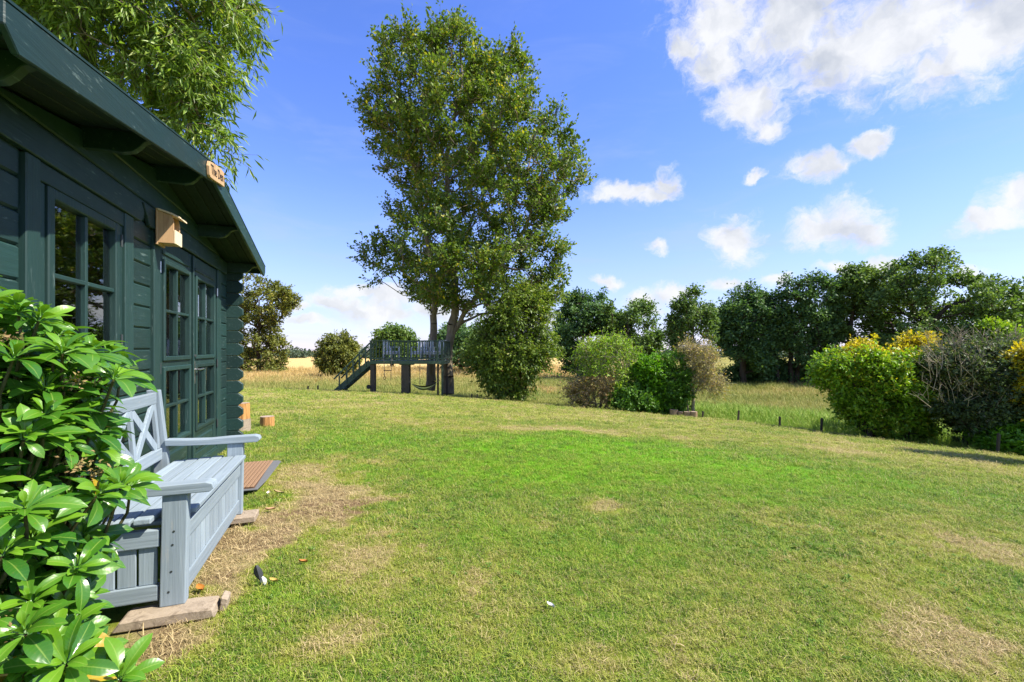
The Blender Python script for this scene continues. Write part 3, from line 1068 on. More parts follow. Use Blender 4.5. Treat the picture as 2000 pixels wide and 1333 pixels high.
# blocks under the front legs
blk, ko = sthing('wooden_block', 'long weathered timber offcut under the near front leg of the bench', 'wood block', (-.75, 2.46, 0))
MB().prism([(-.93, .0), (-.55, -.005), (-.56, .038), (-.66, .046), (-.90, .044)], 'y', 2.375, 2.50).build('timber', OLDWOOD, blk, ko, .006)
MB().prism([(-.548, -.01), (-.52, -.01), (-.512, .045), (-.54, .058)], 'y', 2.43, 2.50).build('chip', OLDWOOD, blk, ko, .004)
b2, ko = sthing('wooden_block', 'square plank offcut under the far front leg of the bench', 'wood block', (-.72, 3.66, 0))
MB().box(-.86, -.59, 3.58, 3.74, .0, .043).build('timber', OLDWOOD, b2, ko, .006)

# ------------------------------------------------------------------ doormat
mt, mo = sthing('doormat', 'brown ribbed doormat with grey rubber border beside the bench', 'doormat', (-.85, 4.75, 0))


def mat_material():
    m, t, out = material('coir_mat')
    co = t.node('ShaderNodeTexCoord').outputs['Object']
    n = t.noise(co, 90, 4, .7)
    c = t.mix(n, (0.15, 0.09, 0.05), (0.36, 0.23, 0.14))
    principled(t, out, c, .95, .1, n, .8, .01)
    return m


COIR = mat_material()
mw0, mw1, mu0, mu1 = -1.24, -.645, 4.38, 5.44
MB().prism([(mw0, mu0), (mw1 - .06, mu0), (mw1 - .03, mu0 + .3), (mw1, mu1 - .05), (mw1 - .03, mu1), (mw0, mu1)], 'z', .004, .014).build('rubber_base', plain('grey_rubber', (0.13, 0.135, 0.135), .8), mt, mo, .002)
MB().box(mw0 + .03, mw1 - .085, mu0 + .03, mu1 - .03, .0142, .018).build('backing', plain('mat_backing', (0.10, 0.055, 0.03), .95), mt, mo, .001)
nr = 14
for k in range(nr):
    wk = mw0 + .055 + k * (mw1 - mw0 - .165) / (nr - 1)
    sl_ = -.02
    mbr = MB()
    mbr.prism([(wk - .015, mu0 + .04), (wk + .015, mu0 + .04), (wk + .017 - sl_, mu1 - .04), (wk - .013 - sl_, mu1 - .04)], 'z', .0182, .031)
    mbr.build('rib', COIR, mt, mo, .006)

# ------------------------------------------------------------------ log stumps
def stump(base, r, h, label, group, seed, mats=(LOGSIDE, LOGTOP), lean=(0, 0), name='log_stump'):
    rs = np.random.default_rng(seed)
    o = thing(name, label, 'log', base, 0, group)
    n = 28
    k = 1 + .05 * np.sin(np.arange(n) / n * 2 * pi * 2 + rs.random() * 6) + rs.normal(0, .018, n)
    rings = []
    for f in (0, .33, .66, 1.0):
        rings.append([(r * k[i] * cos(2 * pi * i / n) * (1.03 - .03 * f) + lean[0] * f, r * k[i] * sin(2 * pi * i / n) * (1.03 - .03 * f) + lean[1] * f, h * f - .02 * (f == 0)) for i in range(n)])
    mb = MB()
    mb.v = [p for rg in rings for p in rg]
    mb.f = [(a * n + i, a * n + (i + 1) % n, (a + 1) * n + (i + 1) % n, (a + 1) * n + i) for a in range(3) for i in range(n)]
    mb.build('log_side', mats[0], o)
    mt_ = MB()
    mt_.v = [(x * .985, y * .985, z + .002) for x, y, z in rings[-1]] + [(lean[0], lean[1], h + .006)]
    mt_.f = [(i, (i + 1) % n, n) for i in range(n)]
    mt_.build('log_top', mats[1], o)
    return o


g = px_ground(522, 832)
stump(g, .115, .16, 'short orange log stump alone on the lawn by the cabin corner', 'log stumps by the cabin', 1)
g = px_ground(467, 842)
stump(g, .155, .19, 'dark lower log stump carrying another beside the cabin corner', 'log stumps by the cabin', 2, (OLDWOOD, LOGTOP))
stump(g + Vector((0.01, 0, .198)), .135, .24, 'split pale log standing on top of a darker stump at the cabin corner', 'log stumps by the cabin', 3)

# ------------------------------------------------------------------ trees and shrubs
def leaf_arrays(pos, along, normal, length, width):
    """rhombic leaves folded a little on the midrib: 4 points, 2 triangles"""
    n = len(pos)
    along = along / np.linalg.norm(along, axis=1, keepdims=True)
    side = np.cross(along, normal)
    side /= np.maximum(np.linalg.norm(side, axis=1, keepdims=True), 1e-6)
    nn = np.cross(side, along)
    L, W = length[:, None], width[:, None]
    p0 = pos
    p1 = pos + along * L * .45 + side * W * .5 + nn * W * .16
    p2 = pos + along * L - nn * L * .10
    p3 = pos + along * L * .45 - side * W * .5 + nn * W * .16
    v = np.stack([p0, p1, p2, p3], 1).reshape(-1, 3)
    b = np.arange(n)[:, None] * 4
    tris = np.concatenate([b + np.array([[0, 1, 2]]), b + np.array([[0, 2, 3]])], 1).reshape(-1, 3)
    return v, tris


def tubes_arrays(segs, n=5):
    """list of (p, q, r0, r1) -> verts, quads"""
    if not segs:
        return np.zeros((0, 3)), np.zeros((0, 4), int)
    p = np.array([s[0] for s in segs], float)
    q = np.array([s[1] for s in segs], float)
    r0 = np.array([s[2] for s in segs])
    r1 = np.array([s[3] for s in segs])
    d = q - p
    d /= np.maximum(np.linalg.norm(d, axis=1, keepdims=True), 1e-6)
    ref = np.where(np.abs(d[:, 2:3]) > .9, np.array([[1., 0, 0]]), np.array([[0, 0, 1.]]))
    a = np.cross(d, ref)
    a /= np.linalg.norm(a, axis=1, keepdims=True)
    b = np.cross(d, a)
    ang = np.arange(n) / n * 2 * pi
    ca, sa = np.cos(ang)[None, :, None], np.sin(ang)[None, :, None]
    off = a[:, None] * ca + b[:, None] * sa
    v = np.concatenate([p[:, None] + off * r0[:, None, None], q[:, None] + off * r1[:, None, None]], 1)
    base = np.arange(len(segs))[:, None, None] * 2 * n
    k = np.arange(n)
    quad = np.stack([k, (k + 1) % n, n + (k + 1) % n, n + k], -1)[None]
    return v.reshape(-1, 3), (base + quad).reshape(-1, 4)


def plant(name, label, cat, z, base, rows, mat, bark_m, ncl, lpc, leaf, crad, trunks=None, depth=.85, shell=1.2, droop=0.0, up=.5, gap=0.0, gap_scale=1.5,
          group=None, seed=0, twig=.012, dense_low=False, trunk_r=.12, leaf_jit=.35, spray=0.8, yoff=0.0, two=None, maxr=None, tree=True, flat=.7, lat=.42, inset=.75, twigs=6, rise=.25, twig_tubes=True):
    """rows: (photo row, left column, right column) of the crown outline at depth z. trunks: lists of (column, row, radius m[, depth offset])."""
    rs = np.random.default_rng(1000 + seed)
    base = Vector(base)
    rows = sorted(rows)
    ry = np.array([r[0] for r in rows], float)
    rl = np.array([r[1] for r in rows], float)
    rr = np.array([r[2] for r in rows], float)
    ins = inset * crad * F / z
    rl, rr = np.minimum(rl + ins, (rl + rr) / 2 - 2), np.maximum(rr - ins, (rl + rr) / 2 + 2)
    ry = ry.copy()
    ry[0] += ins * .9
    ry[0] = min(ry[0], ry[1] - 1)
    cx0 = (rl[0] + rr[0]) / 2
    rl[0], rr[0] = cx0 + (rl[0] - cx0) * .45, cx0 + (rr[0] - cx0) * .45
    if len(ry) > 3:
        cx1 = (rl[1] + rr[1]) / 2
        rl[1], rr[1] = cx1 + (rl[1] - cx1) * .86, cx1 + (rr[1] - cx1) * .86
    # sample cluster centres
    yy = np.linspace(ry[0], ry[-1], 200)
    wid = np.interp(yy, ry, rr) - np.interp(yy, ry, rl)
    pr = wid ** 1.6
    pr = pr / pr.sum()
    cents = []
    tries = 0
    while len(cents) < ncl and tries < 60:
        tries += 1
        n = ncl * 2
        y = yy[rs.choice(200, n, p=pr)] + rs.uniform(-.5, .5, n) * (yy[1] - yy[0])
        L, Rr = np.interp(y, ry, rl), np.interp(y, ry, rr)
        a = rs.uniform(0, 2 * pi, n)
        rho = rs.uniform(0, 1, n) ** (1 / (2 + shell))
        cx = (L + Rr) / 2 + (Rr - L) / 2 * rho * np.cos(a)
        dz = (Rr - L) / 2 / F * z * depth * rho * np.sin(a)
        X = (cx - CX) / F * z
        Yw = z + yoff + dz
        Z = EYE - (y - HY) / F * z
        pts = np.stack([X, Yw, Z], 1)
        if gap > 0:
            nz = vnoise(X / gap_scale, Yw / gap_scale, Z / gap_scale, 70 + seed)
            pts = pts[nz > gap]
        cents += list(pts)
    cents = np.array(cents[:ncl])
    cents = cents[cents[:, 2] > ground(cents[:, 0], cents[:, 1]) + .05]
    # skeleton
    if trunks is None:
        top = rows[0]
        yt = rows[0][0] + (rows[-1][0] - rows[0][0]) * .25
        bx = CX + base.x / base.y * F
        xm = np.interp(yt, ry, (rl + rr) / 2)
        by = HY - (base.z - EYE) / base.y * F
        trunks = [[(bx, by, trunk_r), (bx * .7 + xm * .3, by * .6 + yt * .4, trunk_r * .75), (xm, yt, trunk_r * .25)]]
    nodes, par, cap = [], [], []
    fixed = []
    for tr in trunks:
        prev = -1
        pts = []
        for k, t_ in enumerate(tr):
            dz = t_[3] if len(t_) > 3 else 0.0
            zz = (base.y if k == 0 and len(t_) < 4 else z + yoff + dz)
            p = P(t_[0], t_[1], zz)
            pts.append((np.array(p), t_[2]))
        for k in range(len(pts) - 1):
            m = 5
            for j in range(m + (k == len(pts) - 2)):
                f = j / m
                wob = rs.normal(0, .03, 3) * (1 if (k or j) else 0) * pts[0][1] * 4
                nodes.append(pts[k][0] * (1 - f) + pts[k + 1][0] * f + wob)
                par.append(prev)
                cap.append(pts[k][1] * (1 - f) + pts[k + 1][1] * f)
                prev = len(nodes) - 1
    ntrunk = len(nodes)
    nodes = list(nodes)
    tarr = np.array(nodes)
    dist = np.min(np.linalg.norm(cents[:, None] - tarr[None], axis=2), axis=1)
    order = np.argsort(dist)
    cents = cents[order]
    N = np.zeros((ntrunk + 3 * len(cents) + 8, 3))
    N[:ntrunk] = tarr
    cnt = ntrunk
    tips = []
    for c in cents:
        d = c[None] - N[:cnt]
        dl = np.linalg.norm(d, axis=1)
        cost = dl + 1.3 * np.maximum(0, -(d[:, 2] - .35 * dl)) * (1 - droop)
        if cnt > ntrunk + 2:
            cost[:max(2, ntrunk // 6)] += 3
        k = int(np.argmin(cost))
        q = N[k]
        L = dl[k]
        prev = k
        for f in (.4, .75):
            w = q * (1 - f) + c * f + rs.normal(0, .06, 3) * L + np.array([0, 0, -.10 * L * (1 - f) + droop * .25 * L * f])
            N[cnt] = w
            par.append(prev)
            prev = cnt
            cnt += 1
        N[cnt] = c
        par.append(prev)
        tips.append(cnt)
        cnt += 1
    rad = np.zeros(cnt)
    acc = np.zeros(cnt)
    for i in range(cnt - 1, -1, -1):
        r = max(twig, acc[i] ** (1 / 2.4)) if i >= ntrunk else max(cap[i], 0.0)
        if i >= ntrunk and maxr:
            r = min(r, maxr)
        rad[i] = r
        if par[i] >= ntrunk:
            acc[par[i]] += r ** 2.4
    segs_t, segs_b = [], []
    for i in range(cnt):
        if par[i] >= 0:
            r0 = rad[par[i]] if (i < ntrunk or par[i] >= ntrunk) else min(rad[par[i]], rad[i] * 1.25)
            (segs_t if i < ntrunk else segs_b).append((N[par[i]], N[i], r0, rad[i]))
    b = np.array(base)
    root = thing(name, label, cat, base, 0, group)
    if segs_t:
        # flare at the foot
        vt, qt = tubes_arrays(segs_t, 10)
        vb, qb = tubes_arrays(segs_b, 5)
        me_ = fast_mesh('trunk', np.concatenate([vt, vb]) - b, np.concatenate([qt, qb + len(vt)]), smooth=True)
        mesh_obj('trunk' if tree else 'stem', me_, bark_m, root)
    # leaves
    ln, wd = leaf
    axis = np.array([np.mean(cents[:, 0]), np.mean(cents[:, 1]), np.min(cents[:, 2])])
    nl = np.maximum(3, rs.normal(lpc, lpc * .3, len(cents))).astype(int)
    idx = np.repeat(np.arange(len(cents)), nl)
    n = len(idx)
    parent_pos = N[[par[t_] for t_ in tips]]
    dirs = cents - parent_pos
    dirs /= np.maximum(np.linalg.norm(dirs, axis=1, keepdims=True), 1e-6)
    outw = cents - axis
    outw /= np.maximum(np.linalg.norm(outw, axis=1, keepdims=True), 1e-6)
    dirs = dirs * .6 + outw * .5 + rs.normal(0, .25, cents.shape) + np.array([0, 0, -droop * .9])
    dirs /= np.linalg.norm(dirs, axis=1, keepdims=True)
    # every cluster is a handful of twigs; leaves sit along them
    K = twigs
    td = dirs[:, None] * .55 + rs.normal(0, .62, (len(cents), K, 3)) * np.array([1, 1, flat]) + np.array([0, 0, rise - droop * .5])
    td /= np.linalg.norm(td, axis=2, keepdims=True)
    tl = crad * spray * rs.uniform(.55, 1.35, (len(cents), K))
    kk_ = rs.integers(0, K, n)
    tt = rs.uniform(.0, 1.0, n) ** .8
    g_ = rs.normal(0, 1, (n, 3))
    sag_ = np.zeros((n, 3))
    sag_[:, 2] = -droop * .35 * tt ** 2
    pos = cents[idx] + (td[idx, kk_] * tt[:, None] + sag_) * tl[idx, kk_][:, None] + g_ * crad * lat * (.35 + .35 * (1 - tt))[:, None]
    al = rs.normal(0, 1, (n, 3)) * .7 + td[idx, kk_] * .9 + np.array([0, 0, -.25 - droop * 1.0])
    if twig_tubes:
        c3 = np.repeat(cents, K, 0)
        e3 = c3 + (td * tl[:, :, None]).reshape(-1, 3) * .95 + np.array([0, 0, -droop * .3 * crad])
        rt = twig * .55
        sv, sq = tubes_arrays([(a_, b_, rt, rt * .4) for a_, b_ in zip(c3, e3)], 3)
        mesh_obj('twigs', fast_mesh('twigs', sv - b, sq), bark_m, root)['kind'] = 'stuff'
    nm = rs.normal(0, 1, (n, 3)) * .55 + np.array([0, 0, up]) + outw[idx] * .45
    lens = ln * rs.uniform(1 - leaf_jit, 1 + leaf_jit, n)
    v, tr_ = leaf_arrays(pos, al, nm, lens, wd * lens / ln * rs.uniform(.8, 1.2, n))
    v = v - b
    if two is None:
        mesh_obj('crown' if tree else 'foliage', fast_mesh('crown', v, None, tr_), mat, root)
    else:
        # a second kind of foliage where 'two' says so
        mat2, test, lab2 = two
        pick = test(pos)
        for flag, mm, lb in ((False, mat, None), (True, mat2, lab2)):
            kk = np.where(pick == flag)[0]
            if len(kk):
                vv = v.reshape(-1, 4, 3)[kk].reshape(-1, 3)
                bb_ = np.arange(len(kk))[:, None] * 4
                t2 = np.concatenate([bb_ + np.array([[0, 1, 2]]), bb_ + np.array([[0, 2, 3]])], 1).reshape(-1, 3)
                o = mesh_obj('crown' if tree else 'foliage', fast_mesh('crown', vv, None, t2), mm, root)
                if lb:
                    o['label'] = lb
    return root


OAK = leaf_material('maple_leaf', (0.060, 0.106, 0.018), (0.113, 0.189, 0.027), (0.189, 0.264, 0.046), (0.459, 0.405, 0.041), .10, .45, .38, .35)
DARKLEAF = leaf_material('dark_tree_leaf', (0.042, 0.095, 0.035), (0.079, 0.164, 0.047), (0.137, 0.242, 0.064), None, 0, .55, .3, .25)
MIDLEAF = leaf_material('mid_tree_leaf', (0.069, 0.130, 0.031), (0.113, 0.199, 0.041), (0.183, 0.269, 0.060), None, 0, .55, .33, .25)
OLIVE = leaf_material('olive_tree_leaf', (0.081, 0.108, 0.020), (0.142, 0.169, 0.030), (0.216, 0.236, 0.047), (0.297, 0.270, 0.041), .15, .55, .3, .3)
WILLOW = leaf_material('narrow_green_leaf', (0.085, 0.147, 0.018), (0.163, 0.265, 0.034), (0.279, 0.381, 0.070), (0.405, 0.446, 0.081), .08, .38, .4, .8)
LIME = leaf_material('lime_leaf', (0.097, 0.186, 0.017), (0.186, 0.324, 0.023), (0.324, 0.470, 0.041), (0.446, 0.432, 0.027), .08, .45, .4, 1.0)
BRIGHT = leaf_material('bright_green_leaf', (0.061, 0.155, 0.008), (0.115, 0.277, 0.014), (0.189, 0.392, 0.024), None, 0, .4, .4, 1.2)
SHRUBG = leaf_material('shrub_green_leaf', (0.051, 0.126, 0.018), (0.092, 0.211, 0.024), (0.169, 0.321, 0.037), None, 0, .45, .35, 1.2)
YELLOW = leaf_material('golden_leaf', (0.378, 0.297, 0.016), (0.621, 0.486, 0.024), (0.700, 0.621, 0.041), (0.270, 0.324, 0.027), .25, .5, .35, 1.2)
BROWNLEAF = leaf_material('dry_brown_leaf', (0.230, 0.142, 0.061), (0.365, 0.243, 0.108), (0.486, 0.351, 0.149), (0.216, 0.230, 0.054), .3, .7, .3, 1.2)
SPARSE = leaf_material('sparse_yellow_leaf', (0.230, 0.216, 0.068), (0.338, 0.304, 0.088), (0.459, 0.392, 0.121), (0.432, 0.270, 0.068), .3, .6, .3, 1.0)
GREYLEAF = leaf_material('grey_green_leaf', (0.048, 0.085, 0.034), (0.090, 0.140, 0.050), (0.16, 0.215, 0.085), (0.26, 0.24, 0.14), .10, .55, .3, 1.2)

# the tall tree behind the platform
zb = 23.5
plant('tall_tree', 'tall broad leafy tree with two pale trunks rising behind the platform', 'tree', zb, on_ground(872, zb),
      [(52, 885, 915), (78, 850, 945), (104, 765, 970), (130, 722, 1015), (160, 692, 1052), (200, 690, 1058), (240, 702, 1100), (300, 722, 1136), (350, 738, 1156), (400, 752, 1130), (450, 752, 1112),
       (485, 715, 1110), (525, 690, 1112), (565, 745, 1130), (596, 795, 1095), (622, 835, 1020)],
      OAK, BARK_L, 1000, 110, (.165, .10), .60,
      trunks=[[(876, 770, .30), (874, 690, .235), (890, 600, .21), (880, 480, .17), (870, 330, .12), (900, 170, .07), (900, 60, .03)],
              [(840, 762, .27, .3), (845, 680, .20, .3), (850, 600, .17, .2), (838, 480, .13, .2), (810, 330, .09, 0), (780, 180, .05, 0)],
              [(885, 650, .13, 0), (915, 600, .12, -.4), (965, 540, .10, -.6), (1030, 440, .07, -.8), (1060, 330, .04, -.8)]],
      depth=.8, shell=.9, up=.5, gap=.45, gap_scale=.85, seed=1, twig=.018, maxr=.09, spray=1.4, rise=.5, lat=.26, twigs=7, inset=.55)

# overhanging narrow-leaved tree behind the cabin
plant('willow_tree', 'overhanging tree with long narrow leaves behind the green cabin roof', 'tree', 6.6, (-6.4, 7.4, gz(-6.4, 7.4)),
      [(-520, -150, 150), (-300, -350, 330), (-120, -330, 465), (-30, -250, 500), (20, -200, 485), (60, -150, 430), (110, 0, 448), (150, 60, 455), (200, 150, 440), (232, 240, 385), (258, 330, 440), (290, 340, 455), (312, 385, 448)],
      WILLOW, BARK_L, 1250, 60, (.15, .028), .27,
      trunks=[[(130, 830, .22), (150, 500, .17, .9), (180, 200, .11, .7), (150, -100, .07, .3), (60, -400, .03, 0)], [(170, 300, .06, .9), (300, 200, .035, .7), (385, 215, .008, .4)], [(170, 200, .05, .7), (330, 60, .03, .3), (440, 0, .006, -.2)]],
      depth=.62, shell=.7, droop=.5, up=.35, gap=.40, gap_scale=.5, inset=.15, twigs=5, rise=.1, lat=.30, seed=2, twig=.007, leaf_jit=.45, spray=1.2)

# left of the platform
plant('olive_tree', 'loose olive green tree in the meadow just past the cabin corner', 'tree', 62, on_ground(505, 62),
      [(541, 470, 525), (560, 440, 560), (590, 430, 582), (615, 435, 560), (640, 440, 535), (665, 440, 550), (690, 440, 560), (715, 445, 560), (726, 470, 545)],
      OLIVE, BARK_D, 260, 80, (.34, .20), 1.05, trunk_r=.3, gap=.44, gap_scale=1.8, flat=.40, seed=3, inset=.0, twig=.05, shell=.8, depth=.6)
plant('round_bush', 'round hawthorn bush in the meadow left of the platform stairs', 'bush', 52, on_ground(660, 52),
      [(646, 655, 675), (660, 632, 695), (680, 620, 703), (700, 618, 704), (718, 625, 700), (733, 640, 690)],
      OLIVE, BARK_D, 190, 60, (.34, .15), .62, trunk_r=.12, seed=4, twig=.03, shell=1.5, depth=.9, spray=1.2, droop=.25)
plant('far_tree', 'rounded dark green tree seen above the platform railing', 'tree', 78, on_ground(765, 78),
      [(632, 765, 785), (642, 742, 800), (655, 728, 812), (672, 722, 818), (690, 720, 820), (702, 722, 820)],
      MIDLEAF, BARK_D, 170, 80, (.42, .28), 1.4, trunk_r=.35, seed=5, twig=.06, depth=.8)
plant('far_tree', 'dark tree seen between the trunks of the tall tree', 'tree', 66, on_ground(900, 66),
      [(628, 880, 930), (645, 850, 960), (665, 835, 990), (690, 840, 1000), (706, 850, 1000)],
      DARKLEAF, BARK_D, 200, 80, (.38, .26), 1.3, trunk_r=.3, seed=6, twig=.06, depth=.8)
plant('far_tree', 'low green tree right of the tall trunk behind the leafy small tree', 'tree', 58, on_ground(960, 58),
      [(640, 920, 985), (660, 900, 1010), (690, 890, 1020), (712, 900, 1010)],
      MIDLEAF, BARK_D, 150, 80, (.34, .22), 1.1, trunk_r=.2, seed=7, twig=.05, depth=.8)
# small leafy tree at the lawn edge
plant('leafy_tree', 'small bushy tree at the lawn edge right of the platform', 'tree', 21.5, on_ground(1004, 21.5),
      [(545, 1010, 1060), (580, 980, 1085), (615, 950, 1088), (645, 928, 1080), (675, 918, 1088), (705, 922, 1084), (735, 932, 1056), (760, 945, 1040), (778, 972, 1034)],
      leaf_material('small_tree_leaf', (0.060, 0.114, 0.017), (0.114, 0.187, 0.024), (0.228, 0.302, 0.040), (0.28, 0.27, 0.03), .06, .45, .38, .6), BARK_D, 560, 62, (.14, .07), .42, trunks=[[(1012, 790, .10), (1015, 730, .09), (1020, 640, .07), (1040, 540, .03)], [(1000, 790, .06), (990, 730, .05), (975, 660, .03)], [(1020, 790, .06), (1035, 720, .05), (1050, 640, .03)]],
      depth=.8, droop=.3, seed=8, twig=.010, gap=.36, gap_scale=.9, spray=1.7, lat=.26)

# background trees, left to right
tg = 'dark trees along the far side of the meadow'
plant('oak_tree', 'dark round tree behind the small bushy tree at the lawn edge', 'tree', 47, on_ground(1130, 47),
      [(563, 1130, 1170), (580, 1105, 1200), (605, 1090, 1205), (640, 1080, 1195), (680, 1080, 1190), (715, 1085, 1185), (735, 1095, 1180)],
      DARKLEAF, BARK_D, 250, 100, (.27, .17), 1.0, trunk_r=.3, group=tg, seed=9, inset=.35, twig=.04, gap=.38, gap_scale=2.0, flat=.45)
plant('oak_tree', 'grey green tree with sky gaps right of the dark round tree', 'tree', 44, on_ground(1228, 44),
      [(578, 1190, 1225), (595, 1175, 1262), (615, 1170, 1285), (645, 1165, 1292), (680, 1170, 1290), (705, 1180, 1270)],
      MIDLEAF, BARK_D, 150, 85, (.26, .16), .95, trunk_r=.24, group=tg, seed=10, inset=.35, twig=.04, gap=.45, gap_scale=1.8, flat=.45)
plant('slim_tree', 'slim airy tree standing alone against the sky left of the dark row', 'tree', 36, on_ground(1352, 36),
      [(564, 1335, 1385), (585, 1320, 1402), (610, 1305, 1400), (635, 1298, 1408), (665, 1305, 1400), (690, 1320, 1390)],
      MIDLEAF, BARK_L, 130, 70, (.22, .13), .7, trunks=[[(1352, 762, .20), (1352, 700, .16), (1353, 640, .12), (1358, 585, .05)]], group=tg, seed=11, inset=.35, twig=.03, gap=.40, gap_scale=1.0, flat=.5, depth=.7)
plant('oak_tree', 'dense dark tree at the left end of the meadow tree row', 'tree', 40, on_ground(1450, 40),
      [(557, 1440, 1480), (575, 1415, 1500), (610, 1402, 1510), (650, 1398, 1515), (700, 1400, 1510), (745, 1410, 1500)],
      DARKLEAF, BARK_D, 270, 100, (.25, .16), .85, trunk_r=.3, group=tg, seed=12, inset=.35, twig=.035, gap=.36, gap_scale=1.8, flat=.45)
plant('oak_tree', 'dark tree with sky showing round its bare lower trunks in the row', 'tree', 40, on_ground(1548, 40),
      [(536, 1510, 1620), (556, 1485, 1645), (590, 1478, 1640), (620, 1478, 1632), (650, 1485, 1630), (680, 1500, 1625), (715, 1510, 1600)],
      DARKLEAF, BARK_D, 230, 95, (.25, .16), .85, trunks=[[(1545, 752, .22), (1545, 690, .18), (1535, 620, .12), (1540, 560, .05)], [(1556, 752, .22), (1558, 680, .18), (1575, 610, .12), (1590, 560, .05)], [(1520, 752, .15), (1515, 660, .10), (1510, 590, .04)]], group=tg, seed=13, inset=.35, twig=.035, gap=.42, gap_scale=1.6, flat=.45, maxr=.12)
plant('oak_tree', 'thin topped tree with visible trunk between dark tree and big oak', 'tree', 39, on_ground(1652, 39),
      [(522, 1640, 1700), (540, 1622, 1720), (565, 1618, 1722), (600, 1612, 1715), (640, 1620, 1700), (665, 1630, 1690)],
      MIDLEAF, BARK_D, 160, 85, (.24, .15), .8, trunks=[[(1655, 752, .26), (1657, 660, .2), (1668, 590, .13), (1670, 540, .05)]], group=tg, seed=14, inset=.35, twig=.035, gap=.42, gap_scale=1.5, flat=.45, maxr=.12)
plant('oak_tree', 'biggest spreading oak of the row above the yellow green shrub', 'tree', 36, on_ground(1812, 36),
      [(486, 1800, 1850), (505, 1785, 1875), (530, 1735, 1885), (565, 1715, 1925), (598, 1700, 1980), (625, 1700, 1978), (650, 1700, 1960), (690, 1690, 1950), (720, 1710, 1930)],
      MIDLEAF, BARK_D, 420, 100, (.24, .15), .82, trunks=[[(1812, 770, .38), (1812, 690, .32), (1808, 620, .25), (1815, 550, .12), (1825, 500, .05)], [(1810, 640, .18, 0), (1850, 600, .13, -.5), (1920, 575, .06, -.8)], [(1808, 630, .16, 0), (1770, 585, .10, .4), (1740, 560, .05, .5)]], group=tg, seed=15, inset=.35, twig=.035, gap=.37, gap_scale=1.8, flat=.42, maxr=.14)
plant('oak_tree', 'dark tree at the right border beyond the big oak', 'tree', 42, on_ground(2010, 42),
      [(600, 1990, 2050), (620, 1965, 2080), (660, 1955, 2100), (700, 1950, 2100), (740, 1960, 2090)],
      DARKLEAF, BARK_D, 200, 90, (.25, .16), .9, trunk_r=.3, group=tg, seed=16, inset=.35, twig=.035, gap=.2)
plant('yellow_tree', 'yellow green tree below the right branches of the big oak', 'tree', 31, on_ground(1935, 31),
      [(618, 1920, 1965), (640, 1900, 1985), (670, 1895, 1990), (710, 1900, 1985)],
      LIME, BARK_D, 110, 80, (.2, .12), .6, trunk_r=.12, seed=17, twig=.025)
# dark understorey along the row, one hedge
plant('hedge', 'dark hedgerow filling the foot of the meadow tree row', 'hedge', 40.6, on_ground(1540, 40.6),
      [(704, 1400, 1690), (722, 1396, 1760), (740, 1394, 1800), (756, 1396, 1830)],
      DARKLEAF, BARK_D, 420, 90, (.24, .15), .5, trunk_r=.1, seed=18, twig=.03, gap=.25, gap_scale=1.6, inset=.3, depth=.06, tree=False)

# far hedge line at the horizon: a wood that reads as one mass
hv, ht, off = [], [], 0
for i in range(330):
    az = rng.uniform(-.62, .75)
    d = rng.uniform(170, 260)
    x, y = d * sin(az), d * cos(az)
    r = rng.uniform(.9, 2.0) * (1 + (rng.random() < .06) * .6)
    n = 120
    p = np.clip(rng.normal(0, 1, (n, 3)), -1.5, 1.5) * np.array([r * .75, r * .75, r * .5]) + np.array([x, y, gz(x, y) + r * .75])
    v, t3 = leaf_arrays(p, rng.normal(0, 1, (n, 3)), rng.normal(0, 1, (n, 3)) + np.array([0, 0, .6]), rng.uniform(.6, 1.3, n), rng.uniform(.5, 1.0, n))
    hv.append(v)
    ht.append(t3 + off)
    off += len(v)
tag(mesh_obj('far_treeline', fast_mesh('far_treeline', np.concatenate(hv), None, np.concatenate(ht)), leaf_material('far_wood_leaf', (0.045, 0.075, 0.045), (0.065, 0.10, 0.060), (0.09, 0.125, 0.075), None, 0, .7, .25, .05)),
    'far hedges and woods along the horizon', 'treeline', None, 'stuff')

# middle shrubs at the lawn edge
sg_ = 'shrubs at the lawn edge'


def lower_left(xs, ys):
    def f(p):
        px = CX + p[:, 0] / p[:, 1] * F
        py = HY - (p[:, 2] - EYE) / p[:, 1] * F
        return (py > ys) & (px < xs)
    return f


plant('feathery_shrub', 'feathery shrub with lime green top and brown dried lower branches', 'shrub', 19.0, on_ground(1172, 19.0),
      [(652, 1150, 1195), (668, 1130, 1230), (690, 1120, 1250), (715, 1118, 1250), (738, 1112, 1245), (760, 1100, 1235), (780, 1105, 1215), (795, 1125, 1200)],
      LIME, BARK_G, 330, 46, (.11, .045), .30, trunks=[[(1172, 802, .06), (1178, 750, .05), (1185, 700, .03), (1190, 665, .01)], [(1165, 802, .04), (1155, 740, .03), (1145, 680, .01)], [(1180, 802, .04), (1200, 745, .03), (1225, 700, .01)]],
      group=sg_, seed=20, twig=.010, droop=.1, gap=.36, gap_scale=.6, lat=.20, two=(BROWNLEAF, lower_left(1200, 735), 'dried brown lower foliage'), tree=False, spray=2.0)
plant('bright_shrub', 'bright green shrub in the middle of the lawn edge clump', 'shrub', 18.4, on_ground(1265, 18.4),
      [(690, 1250, 1290), (705, 1238, 1300), (730, 1230, 1305), (755, 1235, 1300), (780, 1240, 1310), (800, 1235, 1310), (812, 1240, 1300)],
      BRIGHT, BARK_D, 260, 50, (.12, .06), .26, trunk_r=.05, group=sg_, seed=21, twig=.008, tree=False, gap=.36, gap_scale=.5, spray=1.5, lat=.3)
